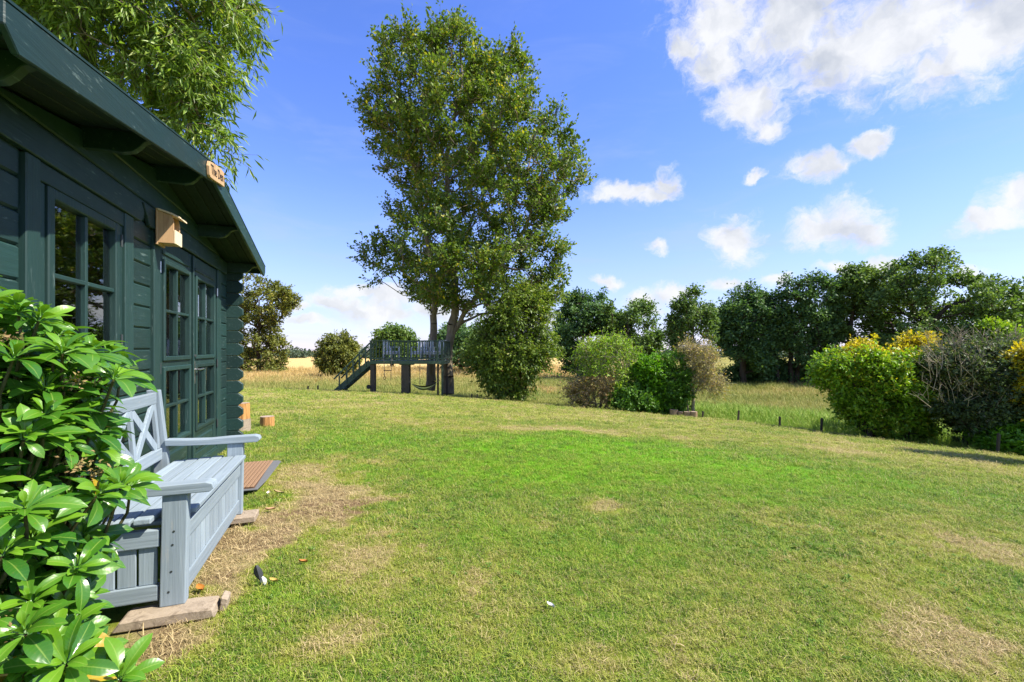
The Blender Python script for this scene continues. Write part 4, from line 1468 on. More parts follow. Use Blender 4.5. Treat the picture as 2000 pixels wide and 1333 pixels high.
plant('dark_shrub', 'darker green shrub left of the sparse yellowing tree', 'shrub', 18.2, on_ground(1315, 18.2),
      [(692, 1300, 1345), (708, 1288, 1356), (735, 1285, 1360), (765, 1285, 1352), (790, 1285, 1345), (808, 1295, 1340)],
      SHRUBG, BARK_D, 230, 50, (.12, .06), .25, trunk_r=.05, group=sg_, seed=22, twig=.008, tree=False, gap=.34, gap_scale=.5, spray=1.5, lat=.3)
plant('sparse_tree', 'sparse yellowing thorny tree at the right end of the clump', 'tree', 18.0, on_ground(1352, 18.0),
      [(660, 1345, 1372), (675, 1328, 1390), (695, 1330, 1405), (720, 1335, 1412), (745, 1345, 1417), (765, 1360, 1415)],
      SPARSE, BARK_G, 240, 20, (.085, .038), .26, trunks=[[(1354, 812, .07), (1354, 770, .06), (1352, 720, .045), (1360, 680, .015)], [(1345, 812, .04), (1340, 760, .03), (1335, 700, .01)], [(1356, 770, .04), (1380, 730, .02), (1395, 690, .01)]],
      group=sg_, seed=23, twig=.009, droop=.3, gap=.34, gap_scale=.5, spray=2.0, lat=.22)
plant('low_shrub', 'low leafy growth under the middle shrubs', 'shrub', 18.3, on_ground(1225, 18.3),
      [(745, 1195, 1265), (765, 1180, 1285), (790, 1175, 1290), (806, 1185, 1280)],
      SHRUBG, BARK_D, 170, 44, (.12, .06), .24, trunk_r=.03, seed=24, twig=.008, tree=False, gap=.4, gap_scale=.6)
# big shrubs at the right
zr = 13.2
plant('golden_shrub', 'big rounded shrub turning yellow green at the meadow edge', 'shrub', 14.0, on_ground(1700, 14.0),
      [(666, 1665, 1715), (682, 1630, 1770), (710, 1600, 1798), (745, 1588, 1812), (775, 1604, 1815), (805, 1632, 1818), (835, 1668, 1815), (866, 1705, 1805)],
      leaf_material('golden_green_leaf', (0.096, 0.201, 0.014), (0.175, 0.333, 0.021), (0.350, 0.490, 0.035), (0.42, 0.38, 0.02), .16, .4, .4, .8), BARK_D, 760, 62, (.10, .055), .23, trunk_r=.08, seed=25, twig=.008, shell=1.2, tree=False, depth=.75, gap=.40, gap_scale=.55, spray=1.6, lat=.33, inset=1.0,
      two=(YELLOW, lambda p: (vnoise(p[:, 0] * 1.1, p[:, 1] * 1.1, p[:, 2] * 1.1, 5) > .66) & (p[:, 2] > .2), 'yellow leaved branches'))
plant('yellow_shrub', 'golden yellow shrub top showing between green and grey shrubs', 'shrub', 15.6, on_ground(1785, 15.6),
      [(660, 1785, 1815), (672, 1755, 1825), (695, 1745, 1830), (720, 1750, 1830), (760, 1760, 1825), (820, 1770, 1820)],
      YELLOW, BARK_D, 190, 46, (.12, .06), .30, trunk_r=.06, seed=26, twig=.008, tree=False, depth=.5, gap=.35, gap_scale=.5, spray=1.6, lat=.3)
gs = plant('grey_shrub', 'dark grey green shrub bristling with bare dead twigs', 'shrub', 13.0, on_ground(1885, 13.0),
           [(664, 1875, 1945), (682, 1830, 1985), (715, 1802, 1998), (760, 1795, 2000), (800, 1805, 1998), (832, 1822, 1972), (858, 1848, 1930), (878, 1865, 1905)],
           GREYLEAF, BARK_D, 760, 60, (.09, .045), .22, trunk_r=.08, seed=27, twig=.008, shell=1.3, tree=False, depth=.8, gap=.38, gap_scale=.6, spray=1.7, lat=.32, inset=1.0)
tw = []
for i in range(210):
    x0, y0 = random.uniform(1812, 1992), 668 + 130 * random.random() ** 1.6
    zz = 13.0 - random.uniform(.2, 1.0) * (1 if y0 > 705 else .3)
    p = P(x0, y0, zz)
    d = Vector((random.gauss(-.25 + (x0 - 1890) / 400, .35), random.gauss(-.2, .3), random.uniform(.5, 1.2))).normalized()
    L = random.uniform(.35, .95) * (1.0 if y0 > 700 else .75)
    mid = p + d * L * .5 + Vector((random.gauss(0, .04), 0, random.gauss(0, .03)))
    q = p + d * L + Vector((random.gauss(0, .08), 0, -.04))
    r = random.uniform(.006, .011)
    tw += [(tuple(p), tuple(mid), r, r * .7), (tuple(mid), tuple(q), r * .7, r * .3)]
    for _ in range(2):
        e = mid + Vector((random.gauss(0, .15), random.gauss(0, .1), random.uniform(.08, .28)))
        tw.append((tuple(mid), tuple(e), r * .6, r * .25))
vt, qt = tubes_arrays(tw, 4)
o = mesh_obj('dead_twigs', fast_mesh('dead_twigs', vt - np.array(gs.location), qt), BARK_G, gs)
o['label'] = 'bare pale dead twigs'
plant('yellow_shrub', 'orange yellow shrub cut by the right border beside the grey shrub', 'shrub', 12.0, on_ground(2030, 12.0),
      [(668, 1985, 2060), (690, 1962, 2080), (720, 1955, 2090), (750, 1962, 2090), (780, 1978, 2090), (850, 2005, 2070)],
      YELLOW, BARK_D, 210, 50, (.12, .06), .28, trunk_r=.06, seed=28, twig=.008, tree=False)
plant('low_shrub', 'fresh green low shrub at the foot of the grey shrub on the right', 'shrub', 12.2, on_ground(1975, 12.2),
      [(820, 1965, 2040), (838, 1925, 2070), (858, 1905, 2090), (884, 1915, 2080)],
      BRIGHT, BARK_D, 170, 44, (.12, .05), .22, trunk_r=.03, seed=29, twig=.006, tree=False)
plant('low_hedge', 'low dark clipped hedge along the lawn edge at the right border', 'hedge', 11.9, on_ground(1960, 11.9),
      [(872, 1900, 2120), (882, 1890, 2140), (897, 1890, 2150)],
      SHRUBG, BARK_D, 210, 50, (.06, .03), .15, trunk_r=.02, seed=30, twig=.005, tree=False, depth=.12)
# shrub just outside the frame whose shade lies on the lawn at the right
plant('round_bush', 'large bush beyond the right border of the lawn', 'bush', 8.0, on_ground(2200, 8.0),
      [(430, 2170, 2330), (560, 2110, 2390), (720, 2085, 2410), (800, 2080, 2410), (900, 2085, 2390), (960, 2110, 2350)],
      SHRUBG, BARK_D, 420, 60, (.14, .08), .34, trunk_r=.06, seed=31, twig=.008, tree=False)

# ------------------------------------------------------------------ raised platform by the tall tree
PX0, PX1, PY0, PY1 = -6.55, -3.12, 21.0, 23.0
DZ = .68
pb = Vector((-4.85, 21.6, gz(-4.85, 21.6)))
plat = thing('raised_platform', 'dark green timber platform on posts with railing and stairs beside the tall tree', 'platform', pb)


def pl(mb, name, mat=DECKG, parent=None, bevel=.006):
    return mb.build(name, mat, parent or plat, pb, bevel)


nbd = 14
bwid = (PY1 - PY0) / nbd
f = None
for k in range(nbd):
    if f is None:
        f = pl(MB().box(PX0, PX1, PY0 + .004, PY0 + bwid - .004, DZ - .028, DZ), 'deck_board')
    else:
        again(f, (0, bwid * k, 0), plat)
pl(MB().box(PX0, PX1, PY0 - .045, PY0 - .001, DZ - .15, DZ + .004), 'rim_beam')
pl(MB().box(PX0, PX1, PY1 + .001, PY1 + .045, DZ - .15, DZ + .004), 'rim_beam')
for x in (PX0 + .05, -4.85, PX1 - .05):
    pl(MB().box(x - .03, x + .03, PY0, PY1, DZ - .17, DZ - .03), 'joist')


def post(x, y, w, z1, mat=DARKPOST, nm='post'):
    pl(MB().box(x - w / 2, x + w / 2, y - w / 2, y + w / 2, gz(x, y) - .15, z1), nm, mat, None, .01)


post((728 - CX) / F * 21.1, 21.12, .20, DZ - .16)
post((792 - CX) / F * 21.1, 21.2, .37, DZ - .20)
pl(MB().box((781 - CX) / F * 21.1, (807 - CX) / F * 21.1, 21.0, 21.4, DZ - .198, DZ - .155), 'post_cap')
post((854 - CX) / F * 21, 21.2, .085, DZ - .16)
post((863 - CX) / F * 20.9, 21.02, .085, DZ + .88, DECKG)
post((731 - CX) / F * 22.9, PY1 - .1, .16, DZ - .16)
post(PX1 - .15, PY1 - .1, .09, DZ - .16)
RT = DZ + .87
cols = [(PX0 + .04, PY0), (PX0 + .26, PY0), ((797 - CX) / F * 21, PY0), (PX1 - .04, PY0)]
for (x, y) in ((PX0 + .04, PY0), ((797 - CX) / F * 21, PY0), (PX1 - .32, PY0), (PX0 + .04, PY1), (PX1 - .04, PY1)):
    pl(MB().box(x - .045, x + .045, y - .04, y + .05, DZ + .005, RT + .02), 'rail_post')
for (a, b) in (((PX0 - .02, PY0), (PX1 + .02, PY0)), ((PX0 + .04, PY1), (PX1, PY1)), ((PX1 - .04, PY0 + .1), (PX1 - .04, PY1 - .1))):
    pl(MB().beam((*a, RT + .045), (*b, RT + .045), .09, .045), 'handrail')
    pl(MB().beam((*a, DZ + .10), (*b, DZ + .10), .04, .07), 'bottom_rail')
bal = None


def baluster(x, y):
    global bal
    if bal is None:
        bal = pl(MB().box(-.020, .020, -.018, .018, DZ + .136, RT + .02), 'baluster', DECKG, None, 0)
        bal.data.transform(Matrix.Translation(pb - Vector((0, 0, pb.z)) - Vector((0, 0, 0))))
        bal.location = (x - pb.x, y - pb.y, 0)
    else:
        again(bal, (x - pb.x, y - pb.y, 0), plat)


nB = 24
for k in range(1, nB):
    x = PX0 + (PX1 - PX0) * k / nB
    if min(abs(x - c) for c in (PX0 + .04, (797 - CX) / F * 21, PX1 - .32)) > .07:
        baluster(x, PY0 + .012)
    if min(abs(x - c) for c in (PX0 + .04, PX1 - .04)) > .07 and k % 2 == 0:
        baluster(x, PY1 - .012)
for k in range(1, 10):
    baluster(PX1 - .04, PY0 + .1 + k * .19)
# stairs down to the left
sx0, sz0 = PX0 - .01, DZ - .03
sx1 = (655 - CX) / F * 21
sz1 = gz(sx1, 21.3) + .04
for y in (PY0 + .02, PY0 + .92):
    pl(MB().beam((sx0, y, sz0 - .03), (sx1, y, sz1), .045, .24), 'stringer')
    pl(MB().beam((sx0, y, sz0 + .85), (sx1 - .08, y, sz1 + .58), .05, .065), 'handrail')
    for fr in (.12, .30, .48, .66, .88):
        x = sx0 + (sx1 - sx0) * fr
        zz = sz0 + (sz1 - sz0) * fr
        top = sz0 + .85 + (sz1 + .58 - sz0 - .85) * fr
        pl(MB().box(x - .03, x + .03, y - .068, y - .024, zz - .08, top - .03), 'stair_post')
for k in range(7):
    fr = (k + .5) / 7
    x, zz = sx0 + (sx1 - sx0) * fr, sz0 + (sz1 - sz0) * fr
    pl(MB().box(x - .13, x + .13, PY0 + .045, PY0 + .895, zz - .02, zz + .02), 'tread')

# armchairs on the platform
def armchair(x, y, rz, label):
    o = thing('garden_armchair', label, 'chair', (x, y, DZ + .001), rz, 'light grey armchairs on the platform')
    for sx in (-.27, .27):
        for sy in (-.25, .25):
            MB().box(sx - .025, sx + .025, sy - .025, sy + .025, 0, .62 if sy < 0 else .60).build('leg', CHAIRGREY, o, (0, 0, 0), .004)
        MB().box(sx - .035, sx + .035, -.30, .28, .622, .65).build('armrest', CHAIRGREY, o, (0, 0, 0), .006)
    MB().box(-.24, .24, -.27, .24, .28, .34).build('seat_frame', CHAIRGREY, o, (0, 0, 0), .006)
    MB().box(-.235, .235, -.26, .20, .342, .44).build('cushion', CUSHION, o, (0, 0, 0), .03)
    for k in range(5):
        xx = -.20 + k * .10
        MB().beam((xx, .235, .345), (xx, .33, .93), .055, .02, up=(0, 1, 0)).build('back_slat', CHAIRGREY, o, (0, 0, 0), .003)
    MB().beam((-.245, .335, .945), (.245, .335, .945), .03, .05).build('top_rail', CHAIRGREY, o, (0, 0, 0), .004)
    return o


armchair(-5.83, 22.0, RAD(65), 'grey armchair at the stair end of the platform')
armchair(-4.55, 22.25, RAD(-20), 'grey armchair left of the two near the thin posts of the platform')
armchair(-4.02, 21.95, RAD(10), 'middle grey armchair of the three at the tree end of the platform')
armchair(-3.55, 21.75, RAD(-35), 'grey armchair at the tree end corner of the platform')
# trapeze, hammock, disc
tz = thing('trapeze_swing', 'rope trapeze with ring hanging under the platform', 'swing', (-5.75, 20.93, DZ - .15))
to = (-5.75, 20.93, DZ - .15)


def q(x, y, z=20.93):
    return P(x, y, z)


MB().tube([q(749, 699), q(751, 722), q(751.3, 735)], .016, 6).build('rope', ROPE, tz, to)
MB().tube([q(765.5, 699), q(764, 722), q(763.4, 742)], .016, 6).build('rope', ROPE, tz, to)
MB().tube([q(749.5, 724), q(765, 724)], .018, 8).build('bar', DARKPOST, tz, to)
MB().tube([q(751.3 + 2.2 * cos(k), 738.7 + 3.2 * sin(k)) for k in np.linspace(-pi / 2, 1.5 * pi, 14)], .014, 6, False).build('ring', BLACK, tz, to)
ho = P(830, 757, 21.1)
hm = thing('hammock', 'black and white striped hammock slung under the platform', 'hammock', ho)
NU, NV = 16, 9
hm_c = []
for k in range(NV):
    mbs = MB()
    for i in range(NU + 1):
        fr = i / NU
        xx = 803 + (853 - 803) * fr
        for e in (0, 1):
            vv = (k + e) / NV
            sag = 4 * fr * (1 - fr)
            yy_ = 749 + 5.5 * sag + 9.0 * math.sin(vv * pi) * sag - 1.0 * fr
            mbs.v.append(tuple(P(xx, yy_, 21.05 + (vv - .5) * .9 * (0.15 + .85 * sag))))
    mbs.f = [(2 * i, 2 * i + 1, 2 * i + 3, 2 * i + 2) for i in range(NU)]
    mbs.build('stripe', BLACK if k % 2 == 0 else CHAIRGREY, hm, ho)
MB().tube([P(803, 749, 21.05), P(799, 746, 21.1)], .012, 6).build('rope', ROPE, hm, ho)
MB().tube([P(853, 748, 21.05), P(863, 741, 21.0)], .012, 6).build('rope', ROPE, hm, ho)
ro = P(820, 705, 21.2)
tag(MB().tube([(0, 0, DZ - .16 - ro.z), tuple(P(820, 755, 21.2) - ro)], .013, 6).build('hanging_rope', ROPE), 'single rope hanging from the platform above the hammock', 'rope').location = ro
do_ = P(720, 756, 20.95)
ds = thing('disc_seat', 'small dark round disc seat beside the left platform post', 'swing', do_)
MB().tube([(0, -.02, 0), (0, .02, 0)], .10, 16).build('disc', BLACK, ds, bevel=.006)
MB().tube([(0, 0, 0), (.14, .07, .01)], .02, 8).build('bracket', DARKMETAL, ds)

# stakes along the lawn edge
for i, (x, y, h, lab) in enumerate([(621, 757, .22, 'short stake left of the platform stairs'), (601, 757, .18, 'short stake nearest the olive tree'), (920, 771, .2, 'short stake just right of the tall tree trunk'), (932, 773, .22, 'short stake in front of the small bushy tree'),
                                    (1372, 812, .28, 'short stake beside the four stumps'), (1441, 818, .42, 'dark stake at the start of the bright tall grass'), (1523, 828, .36, 'dark stake midway along the bright tall grass'),
                                    (1604, 838, .46, 'tallest dark stake left of the golden shrub'), (1948, 888, .55, 'weathered stake in front of the low hedge at right')]):
    az_ = math.atan((x - CX) / F)
    R_ = float(edge_R(az_)) - .12
    g = Vector((R_ * sin(az_), R_ * cos(az_), 0))
    g.z = gz(g.x, g.y)
    tag(MB().prism([(-.028, -.1), (.028, -.1), (.026 + .02 * (i % 3), h - .03), (.01 * (i % 3), h), (-.030 + .02 * (i % 3), h - .035)], 'y', -.028, .028).build('stake', DARKPOST, None, (0, 0, 0), .005), lab, 'stake', 'stakes along the lawn edge').location = g
for i, (x, lab, w) in enumerate(((1316, 'leftmost and widest of the four stumps under the clump', .15), (1329, 'small second stump of the four under the clump', .095), (1343, 'third stump of the four under the clump', .125), (1355, 'rightmost of the four stumps at the sparse tree foot', .13))):
    az_ = math.atan((x - CX) / F)
    R_ = float(edge_R(az_)) - .2
    g = Vector((R_ * sin(az_), R_ * cos(az_), 0))
    g.z = gz(g.x, g.y)
    stump(g, w, (.25, .19, .21, .23)[i], lab, 'log stumps under the shrubs', 20 + i, (bare_wood('old_stump_side', (.24, .15, .09), (.34, .23, .14), (.13, .08, .05), (20, 20, 4), .9, .6) if i == 0 else bpy.data.materials['old_stump_side'], LOGTOP))

# ------------------------------------------------------------------ foreground glossy shrub
def rhodo_leaf_mesh(name, L, W, curl, seed):
    rs = np.random.default_rng(seed)
    n = 9
    prof = [.10, .26, .48, .72, .92, 1.0, .98, .74, .10]
    v, f = [], []
    for i in range(n):
        s = i / (n - 1)
        y = L * s
        z = -curl * L * (s ** 2) + .10 * L * math.sin(s * 2.4)
        w = W / 2 * prof[i]
        for k, x in enumerate((-1, -.5, 0, .5, 1)):
            v.append((x * w, y - abs(x) * .02 * L, z + abs(x) * w * .42 - (x * x) * w * .10 + rs.normal(0, .0006)))
    for i in range(n - 1):
        for k in range(4):
            a = i * 5 + k
            f.append((a, a + 1, a + 6, a + 5))
    me_ = bpy.data.meshes.new(name)
    me_.from_pydata(v, [], f)
    for p in me_.polygons:
        p.use_smooth = True
    at_ = me_.attributes.new('across', 'FLOAT', 'POINT')
    at_.data.foreach_set('value', [abs((-1, -.5, 0, .5, 1)[i % 5]) for i in range(len(v))])
    al_ = me_.attributes.new('along', 'FLOAT', 'POINT')
    al_.data.foreach_set('value', [(i // 5) / (n - 1) for i in range(len(v))])
    return me_


def rhodo_material(name, per_island):
    m, t, out = material(name)
    r = t.node('ShaderNodeNewGeometry').outputs['Random Per Island'] if per_island else t.node('ShaderNodeObjectInfo').outputs['Random']
    age = t.node('ShaderNodeAttribute', attribute_name='age').outputs['Fac'] if per_island else t.node('ShaderNodeAttribute', attribute_type='OBJECT', attribute_name='age').outputs['Fac']
    ac = t.node('ShaderNodeAttribute', attribute_name='across').outputs['Fac']
    al = t.node('ShaderNodeAttribute', attribute_name='along').outputs['Fac']
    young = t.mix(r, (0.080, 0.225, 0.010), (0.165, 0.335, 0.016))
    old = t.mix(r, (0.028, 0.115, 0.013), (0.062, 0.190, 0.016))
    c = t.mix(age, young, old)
    c = t.mix(t.m('GREATER_THAN', r, .99), c, (0.42, 0.28, 0.02))
    ribs = t.m('SINE', t.m('ADD', t.m('MULTIPLY', al, 70.0), t.m('MULTIPLY', ac, -9.0)))
    mid = t.rng(ac, 0.0, .10, 1.0, 0.0)
    c = t.mix(t.m('MULTIPLY', mid, .65), c, (0.26, 0.38, 0.07))
    c = t.mix(t.m('MULTIPLY', t.rng(ribs, .75, 1.0), .07), c, (0.22, 0.36, 0.06))
    sp_ = t.noise(t.node('ShaderNodeNewGeometry').outputs['Position'], 120.0, 4, .7)
    c = t.mix(t.m('MULTIPLY', t.rng(sp_, .60, .72), .5), c, (0.16, 0.13, 0.03))
    b = principled(t, None, c, t.rng(r, 0, 1, .24, .38), .55, ribs, .05, .001)
    tr = t.node('ShaderNodeBsdfTranslucent')
    t.put(tr.inputs[0], t.mix(1.0, c, (1.3, 1.25, .4), 'MULTIPLY'))
    mx = t.node('ShaderNodeMixShader')
    mx.inputs[0].default_value = .28
    t.t.links.new(b.outputs[0], mx.inputs[1])
    t.t.links.new(tr.outputs[0], mx.inputs[2])
    t.t.links.new(mx.outputs[0], out.inputs[0])
    return m


def make_rhodo():
    rs = random.Random(5)
    LM, LMI = rhodo_material('glossy_leaf', False), rhodo_material('glossy_leaf_mass', True)
    kinds = [rhodo_leaf_mesh('leaf', L, W, cu, i) for i, (L, W, cu) in enumerate([(.115, .042, .30), (.125, .040, .15), (.105, .044, .45), (.095, .040, .2), (.13, .045, .35), (.08, .034, .1)])]
    for k in kinds:
        k.materials.append(LM)
    cen = Vector((-1.80, 1.42, .55))
    rad = Vector((.72, .62, .84))
    root = thing('glossy_shrub', 'glossy green broad leaved shrub in the near left corner before the bench', 'shrub', (cen.x, cen.y, gz(cen.x, cen.y)))
    bl = Vector(root.location)
    # outline of the shrub in the photo: rightmost column per row
    oy = [560, 575, 600, 640, 670, 700, 730, 760, 790, 830, 870, 920, 955, 985, 1010, 1060, 1105, 1130, 1170, 1200, 1240, 1280, 1333, 1500]
    ox = [20, 70, 105, 150, 215, 255, 290, 280, 215, 255, 260, 240, 300, 255, 215, 205, 225, 165, 190, 170, 230, 225, 275, 260]
    whorls = []
    tries = 0
    while len(whorls) < 380 and tries < 60000:
        tries += 1
        d = Vector((rs.gauss(0, 1), rs.gauss(0, 1), rs.gauss(0, 1))).normalized()
        rho = rs.uniform(.62, 1.06)
        p = cen + Vector((d.x * rad.x, d.y * rad.y, d.z * rad.z)) * rho
        if p.z < .10 or p.y < .55:
            continue
        w, u = shed_uw(p.x, p.y)
        if w < FW + .16 or (u > 2.38 and w > -1.3):
            continue
        px, py = CX + p.x / p.y * F, HY - (p.z - EYE) / p.y * F
        if px > -40:
            lim = np.interp(py, oy, ox)
            if py < 600 or px > lim - 46:
                continue
        if any((p - q_[0]).length < .058 for q_ in whorls):
            continue
        whorls.append((p, d, rho))
    # sprays that reach out to the outline's tips
    for (px, py, zz) in ((175, 690, 1.42), (222, 742, 1.42), (255, 955, 1.52), (190, 975, 1.47), (75, 628, 1.36), (35, 610, 1.34), (120, 1090, 1.35), (175, 1262, 1.20), (235, 1330, 1.15), (125, 765, 1.35), (190, 885, 1.47), (95, 1160, 1.25), (30, 720, 1.2), (75, 860, 1.2), (50, 1000, 1.1), (60, 1060, 1.15), (50, 1240, 1.05), (130, 1300, 1.08)):
        p = P(px, py, zz)
        d = Vector((.55, -.35, .6)).normalized()
        if all((p - q_[0]).length > .05 for q_ in whorls):
            whorls.append((p, d, 1.05))
    leaves = []
    segs_ = []
    foot = Vector((cen.x, cen.y, gz(cen.x, cen.y)))
    for (p, d, rho) in whorls:
        ax = (d * .55 + Vector((rs.gauss(0, .22), rs.gauss(0, .22), .75))).normalized()
        a1 = ax.orthogonal().normalized()
        b1 = ax.cross(a1)
        ph = rs.uniform(0, 6.28)
        for ring, (nn, tilt, sc, age) in enumerate(((rs.randint(6, 8), RAD(78), 1.0, .75), (rs.randint(5, 6), RAD(52), .86, .30), (rs.randint(2, 4), RAD(24), .55, .0))):
            for k in range(nn):
                an = ph + 2 * pi * (k + rs.uniform(-.22, .22)) / nn + ring * .5
                tl = tilt + rs.gauss(0, .16)
                outv = (a1 * cos(an) + b1 * sin(an))
                yv = (outv * sin(tl) + ax * cos(tl)).normalized()
                zv = (ax * sin(tl) - outv * cos(tl)).normalized()
                xv = yv.cross(zv).normalized()
                roll = Matrix.Rotation(rs.gauss(0, .25), 3, 'Y')
                R3 = Matrix((xv, yv, zv)).transposed() @ roll
                s_ = sc * rs.uniform(.52, 1.0)
                pos = p + ax * (.012 * ring) + outv * .006
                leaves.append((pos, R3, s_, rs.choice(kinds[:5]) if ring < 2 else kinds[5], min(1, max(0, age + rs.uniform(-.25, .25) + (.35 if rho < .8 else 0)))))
        # stem back towards the foot
        inn = p - ax * .10
        m1 = inn.lerp(foot, .45) + Vector((rs.gauss(0, .05), rs.gauss(0, .05), -.08))
        segs_ += [(tuple(p), tuple(inn), .0035, .0045), (tuple(inn), tuple(m1), .0045, .007), (tuple(m1), tuple(foot), .007, .012)]
    vt_, qt_ = tubes_arrays(segs_, 6)
    mesh_obj('stem', fast_mesh('stem', vt_ - np.array(bl), qt_, smooth=True), STEM, root)

    # the leaves that show largest are pieces of their own
    def show(lf):
        pos = lf[0]
        if pos.y < .3:
            return -1
        px, py = CX + pos.x / pos.y * F, HY - (pos.z - EYE) / pos.y * F
        if not (-20 < px < 420 and 500 < py < 1345):
            return -1
        front = (pos - cen).dot((Vector((0, 0, EYE)) - cen).normalized())
        return front + .05 * lf[2]
    leaves.sort(key=show, reverse=True)
    rest_v, rest_f, rest_a, rest_ac, rest_al, off_ = [], [], [], [], [], 0
    for i, (pos, R3, s_, kme, age) in enumerate(leaves):
        if i < 300:
            o = bpy.data.objects.new('leaf', kme)
            C.objects.link(o)
            o.parent = root
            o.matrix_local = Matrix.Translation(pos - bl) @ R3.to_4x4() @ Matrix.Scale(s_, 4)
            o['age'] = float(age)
        else:
            co = np.zeros(len(kme.vertices) * 3)
            kme.vertices.foreach_get('co', co)
            co = co.reshape(-1, 3) * s_
            rest_v.append(co @ np.array(R3).T + np.array(pos - bl))
            fq = np.zeros(len(kme.loops), np.int32)
            kme.loops.foreach_get('vertex_index', fq)
            rest_f.append(fq.reshape(-1, 4) + off_)
            off_ += len(co)
            rest_a.append(np.full(len(co), age))
            for lst, nm_ in ((rest_ac, 'across'), (rest_al, 'along')):
                a_ = np.zeros(len(co))
                kme.attributes[nm_].data.foreach_get('value', a_)
                lst.append(a_)
    me_ = fast_mesh('leaves', np.concatenate(rest_v), np.concatenate(rest_f), smooth=True)
    attr(me_, 'age', np.concatenate(rest_a))
    attr(me_, 'across', np.concatenate(rest_ac))
    attr(me_, 'along', np.concatenate(rest_al))
    o = mesh_obj('leaves', me_, LMI, root)
    o['kind'] = 'stuff'
    # brown spent flower heads
    for (px, py, zz) in ((150, 905, 1.28), (195, 925, 1.34), (10, 1225, 1.05), (8, 665, 1.25), (155, 745, 1.33)):
        p = P(px, py, zz)
        n = 60
        pp = np.array([[rs.gauss(0, 1) for _ in range(3)] for _ in range(n)]) * np.array([.016, .016, .012]) + np.array(p - bl)
        v_, t_ = leaf_arrays(pp, np.array([[rs.gauss(0, 1) for _ in range(3)] for _ in range(n)]), np.array([[rs.gauss(0, 1) for _ in range(3)] for _ in range(n)]), np.full(n, .014), np.full(n, .006))
        mesh_obj('spent_flower', fast_mesh('spent_flower', v_, None, t_), BROWNLEAF, root)


make_rhodo()

# ------------------------------------------------------------------ grass
def tuft(name, nb_, rad_, hmin, hmax, wid, lean, seed, segs_n=2):
    rs = np.random.default_rng(seed)
    v, f = [], []
    for i in range(nb_):
        a, r = rs.uniform(0, 2 * pi), rad_ * math.sqrt(rs.uniform())
        x, y = r * cos(a), r * sin(a)
        h = rs.uniform(hmin, hmax)
        d = rs.uniform(0, 2 * pi)
        l = lean * h * rs.uniform(.3, 1.5)
        w = wid * rs.uniform(.7, 1.2) / 2
        sx, sy = -sin(d) * w, cos(d) * w
        b = len(v)
        v += [(x - sx, y - sy, -.004), (x + sx, y + sy, -.004),
              (x + cos(d) * l * .35 - sx * .8, y + sin(d) * l * .35 - sy * .8, h * .62), (x + cos(d) * l * .35 + sx * .8, y + sin(d) * l * .35 + sy * .8, h * .62),
              (x + cos(d) * l, y + sin(d) * l, h * (1 - .25 * min(1, l / h)))]
        f += [(b, b + 1, b + 3, b + 2), (b + 2, b + 3, b + 4)]
    me_ = bpy.data.meshes.new(name)
    me_.from_pydata(v, [], f)
    return me_


def blade_material(name, meadow):
    m, t, out = material(name)
    pos = t.node('ShaderNodeNewGeometry').outputs['Position']
    ri = t.node('ShaderNodeNewGeometry').outputs['Random Per Island']
    A = lambda k: t.node('ShaderNodeAttribute', attribute_type='INSTANCER', attribute_name=k).outputs['Fac']
    if not meadow:
        dry = t.m('ADD', A('dry'), t.rng(ri, 0, 1, -.22, .28))
        c = lawn_colour(t, dry, A('lush'), 0.0, pos, True)
        c = t.mix(1.0, c, t.vm('SCALE', (1, 1, 1), scale=t.rng(ri, 0, 1, .50, 1.45)), 'MULTIPLY')
        r2 = t.m('FRACT', t.m('MULTIPLY', ri, 23.7))
        c = t.mix(t.m('MULTIPLY', t.m('GREATER_THAN', r2, t.rng(A('lush'), 0, 1, .78, .96)), .85), c, (0.46, 0.38, 0.19))
    else:
        g = t.mix(ri, (0.20, 0.26, 0.045), (0.34, 0.36, 0.09))
        g = t.mix(A('rich'), g, t.mix(ri, (0.17, 0.33, 0.025), (0.29, 0.45, 0.05)))
        gd = t.mix(ri, (0.46, 0.33, 0.12), (0.66, 0.50, 0.22))
        c = t.mix(t.m('ADD', A('gold'), t.rng(ri, 0, 1, -.2, .2), clamp=True), g, gd)
    b = principled(t, None, c, .6, .25)
    tr = t.node('ShaderNodeBsdfTranslucent')
    t.put(tr.inputs[0], c)
    mx = t.node('ShaderNodeMixShader')
    mx.inputs[0].default_value = .3
    t.t.links.new(b.outputs[0], mx.inputs[1])
    t.t.links.new(tr.outputs[0], mx.inputs[2])
    t.t.links.new(mx.outputs[0], out.inputs[0])
    return m


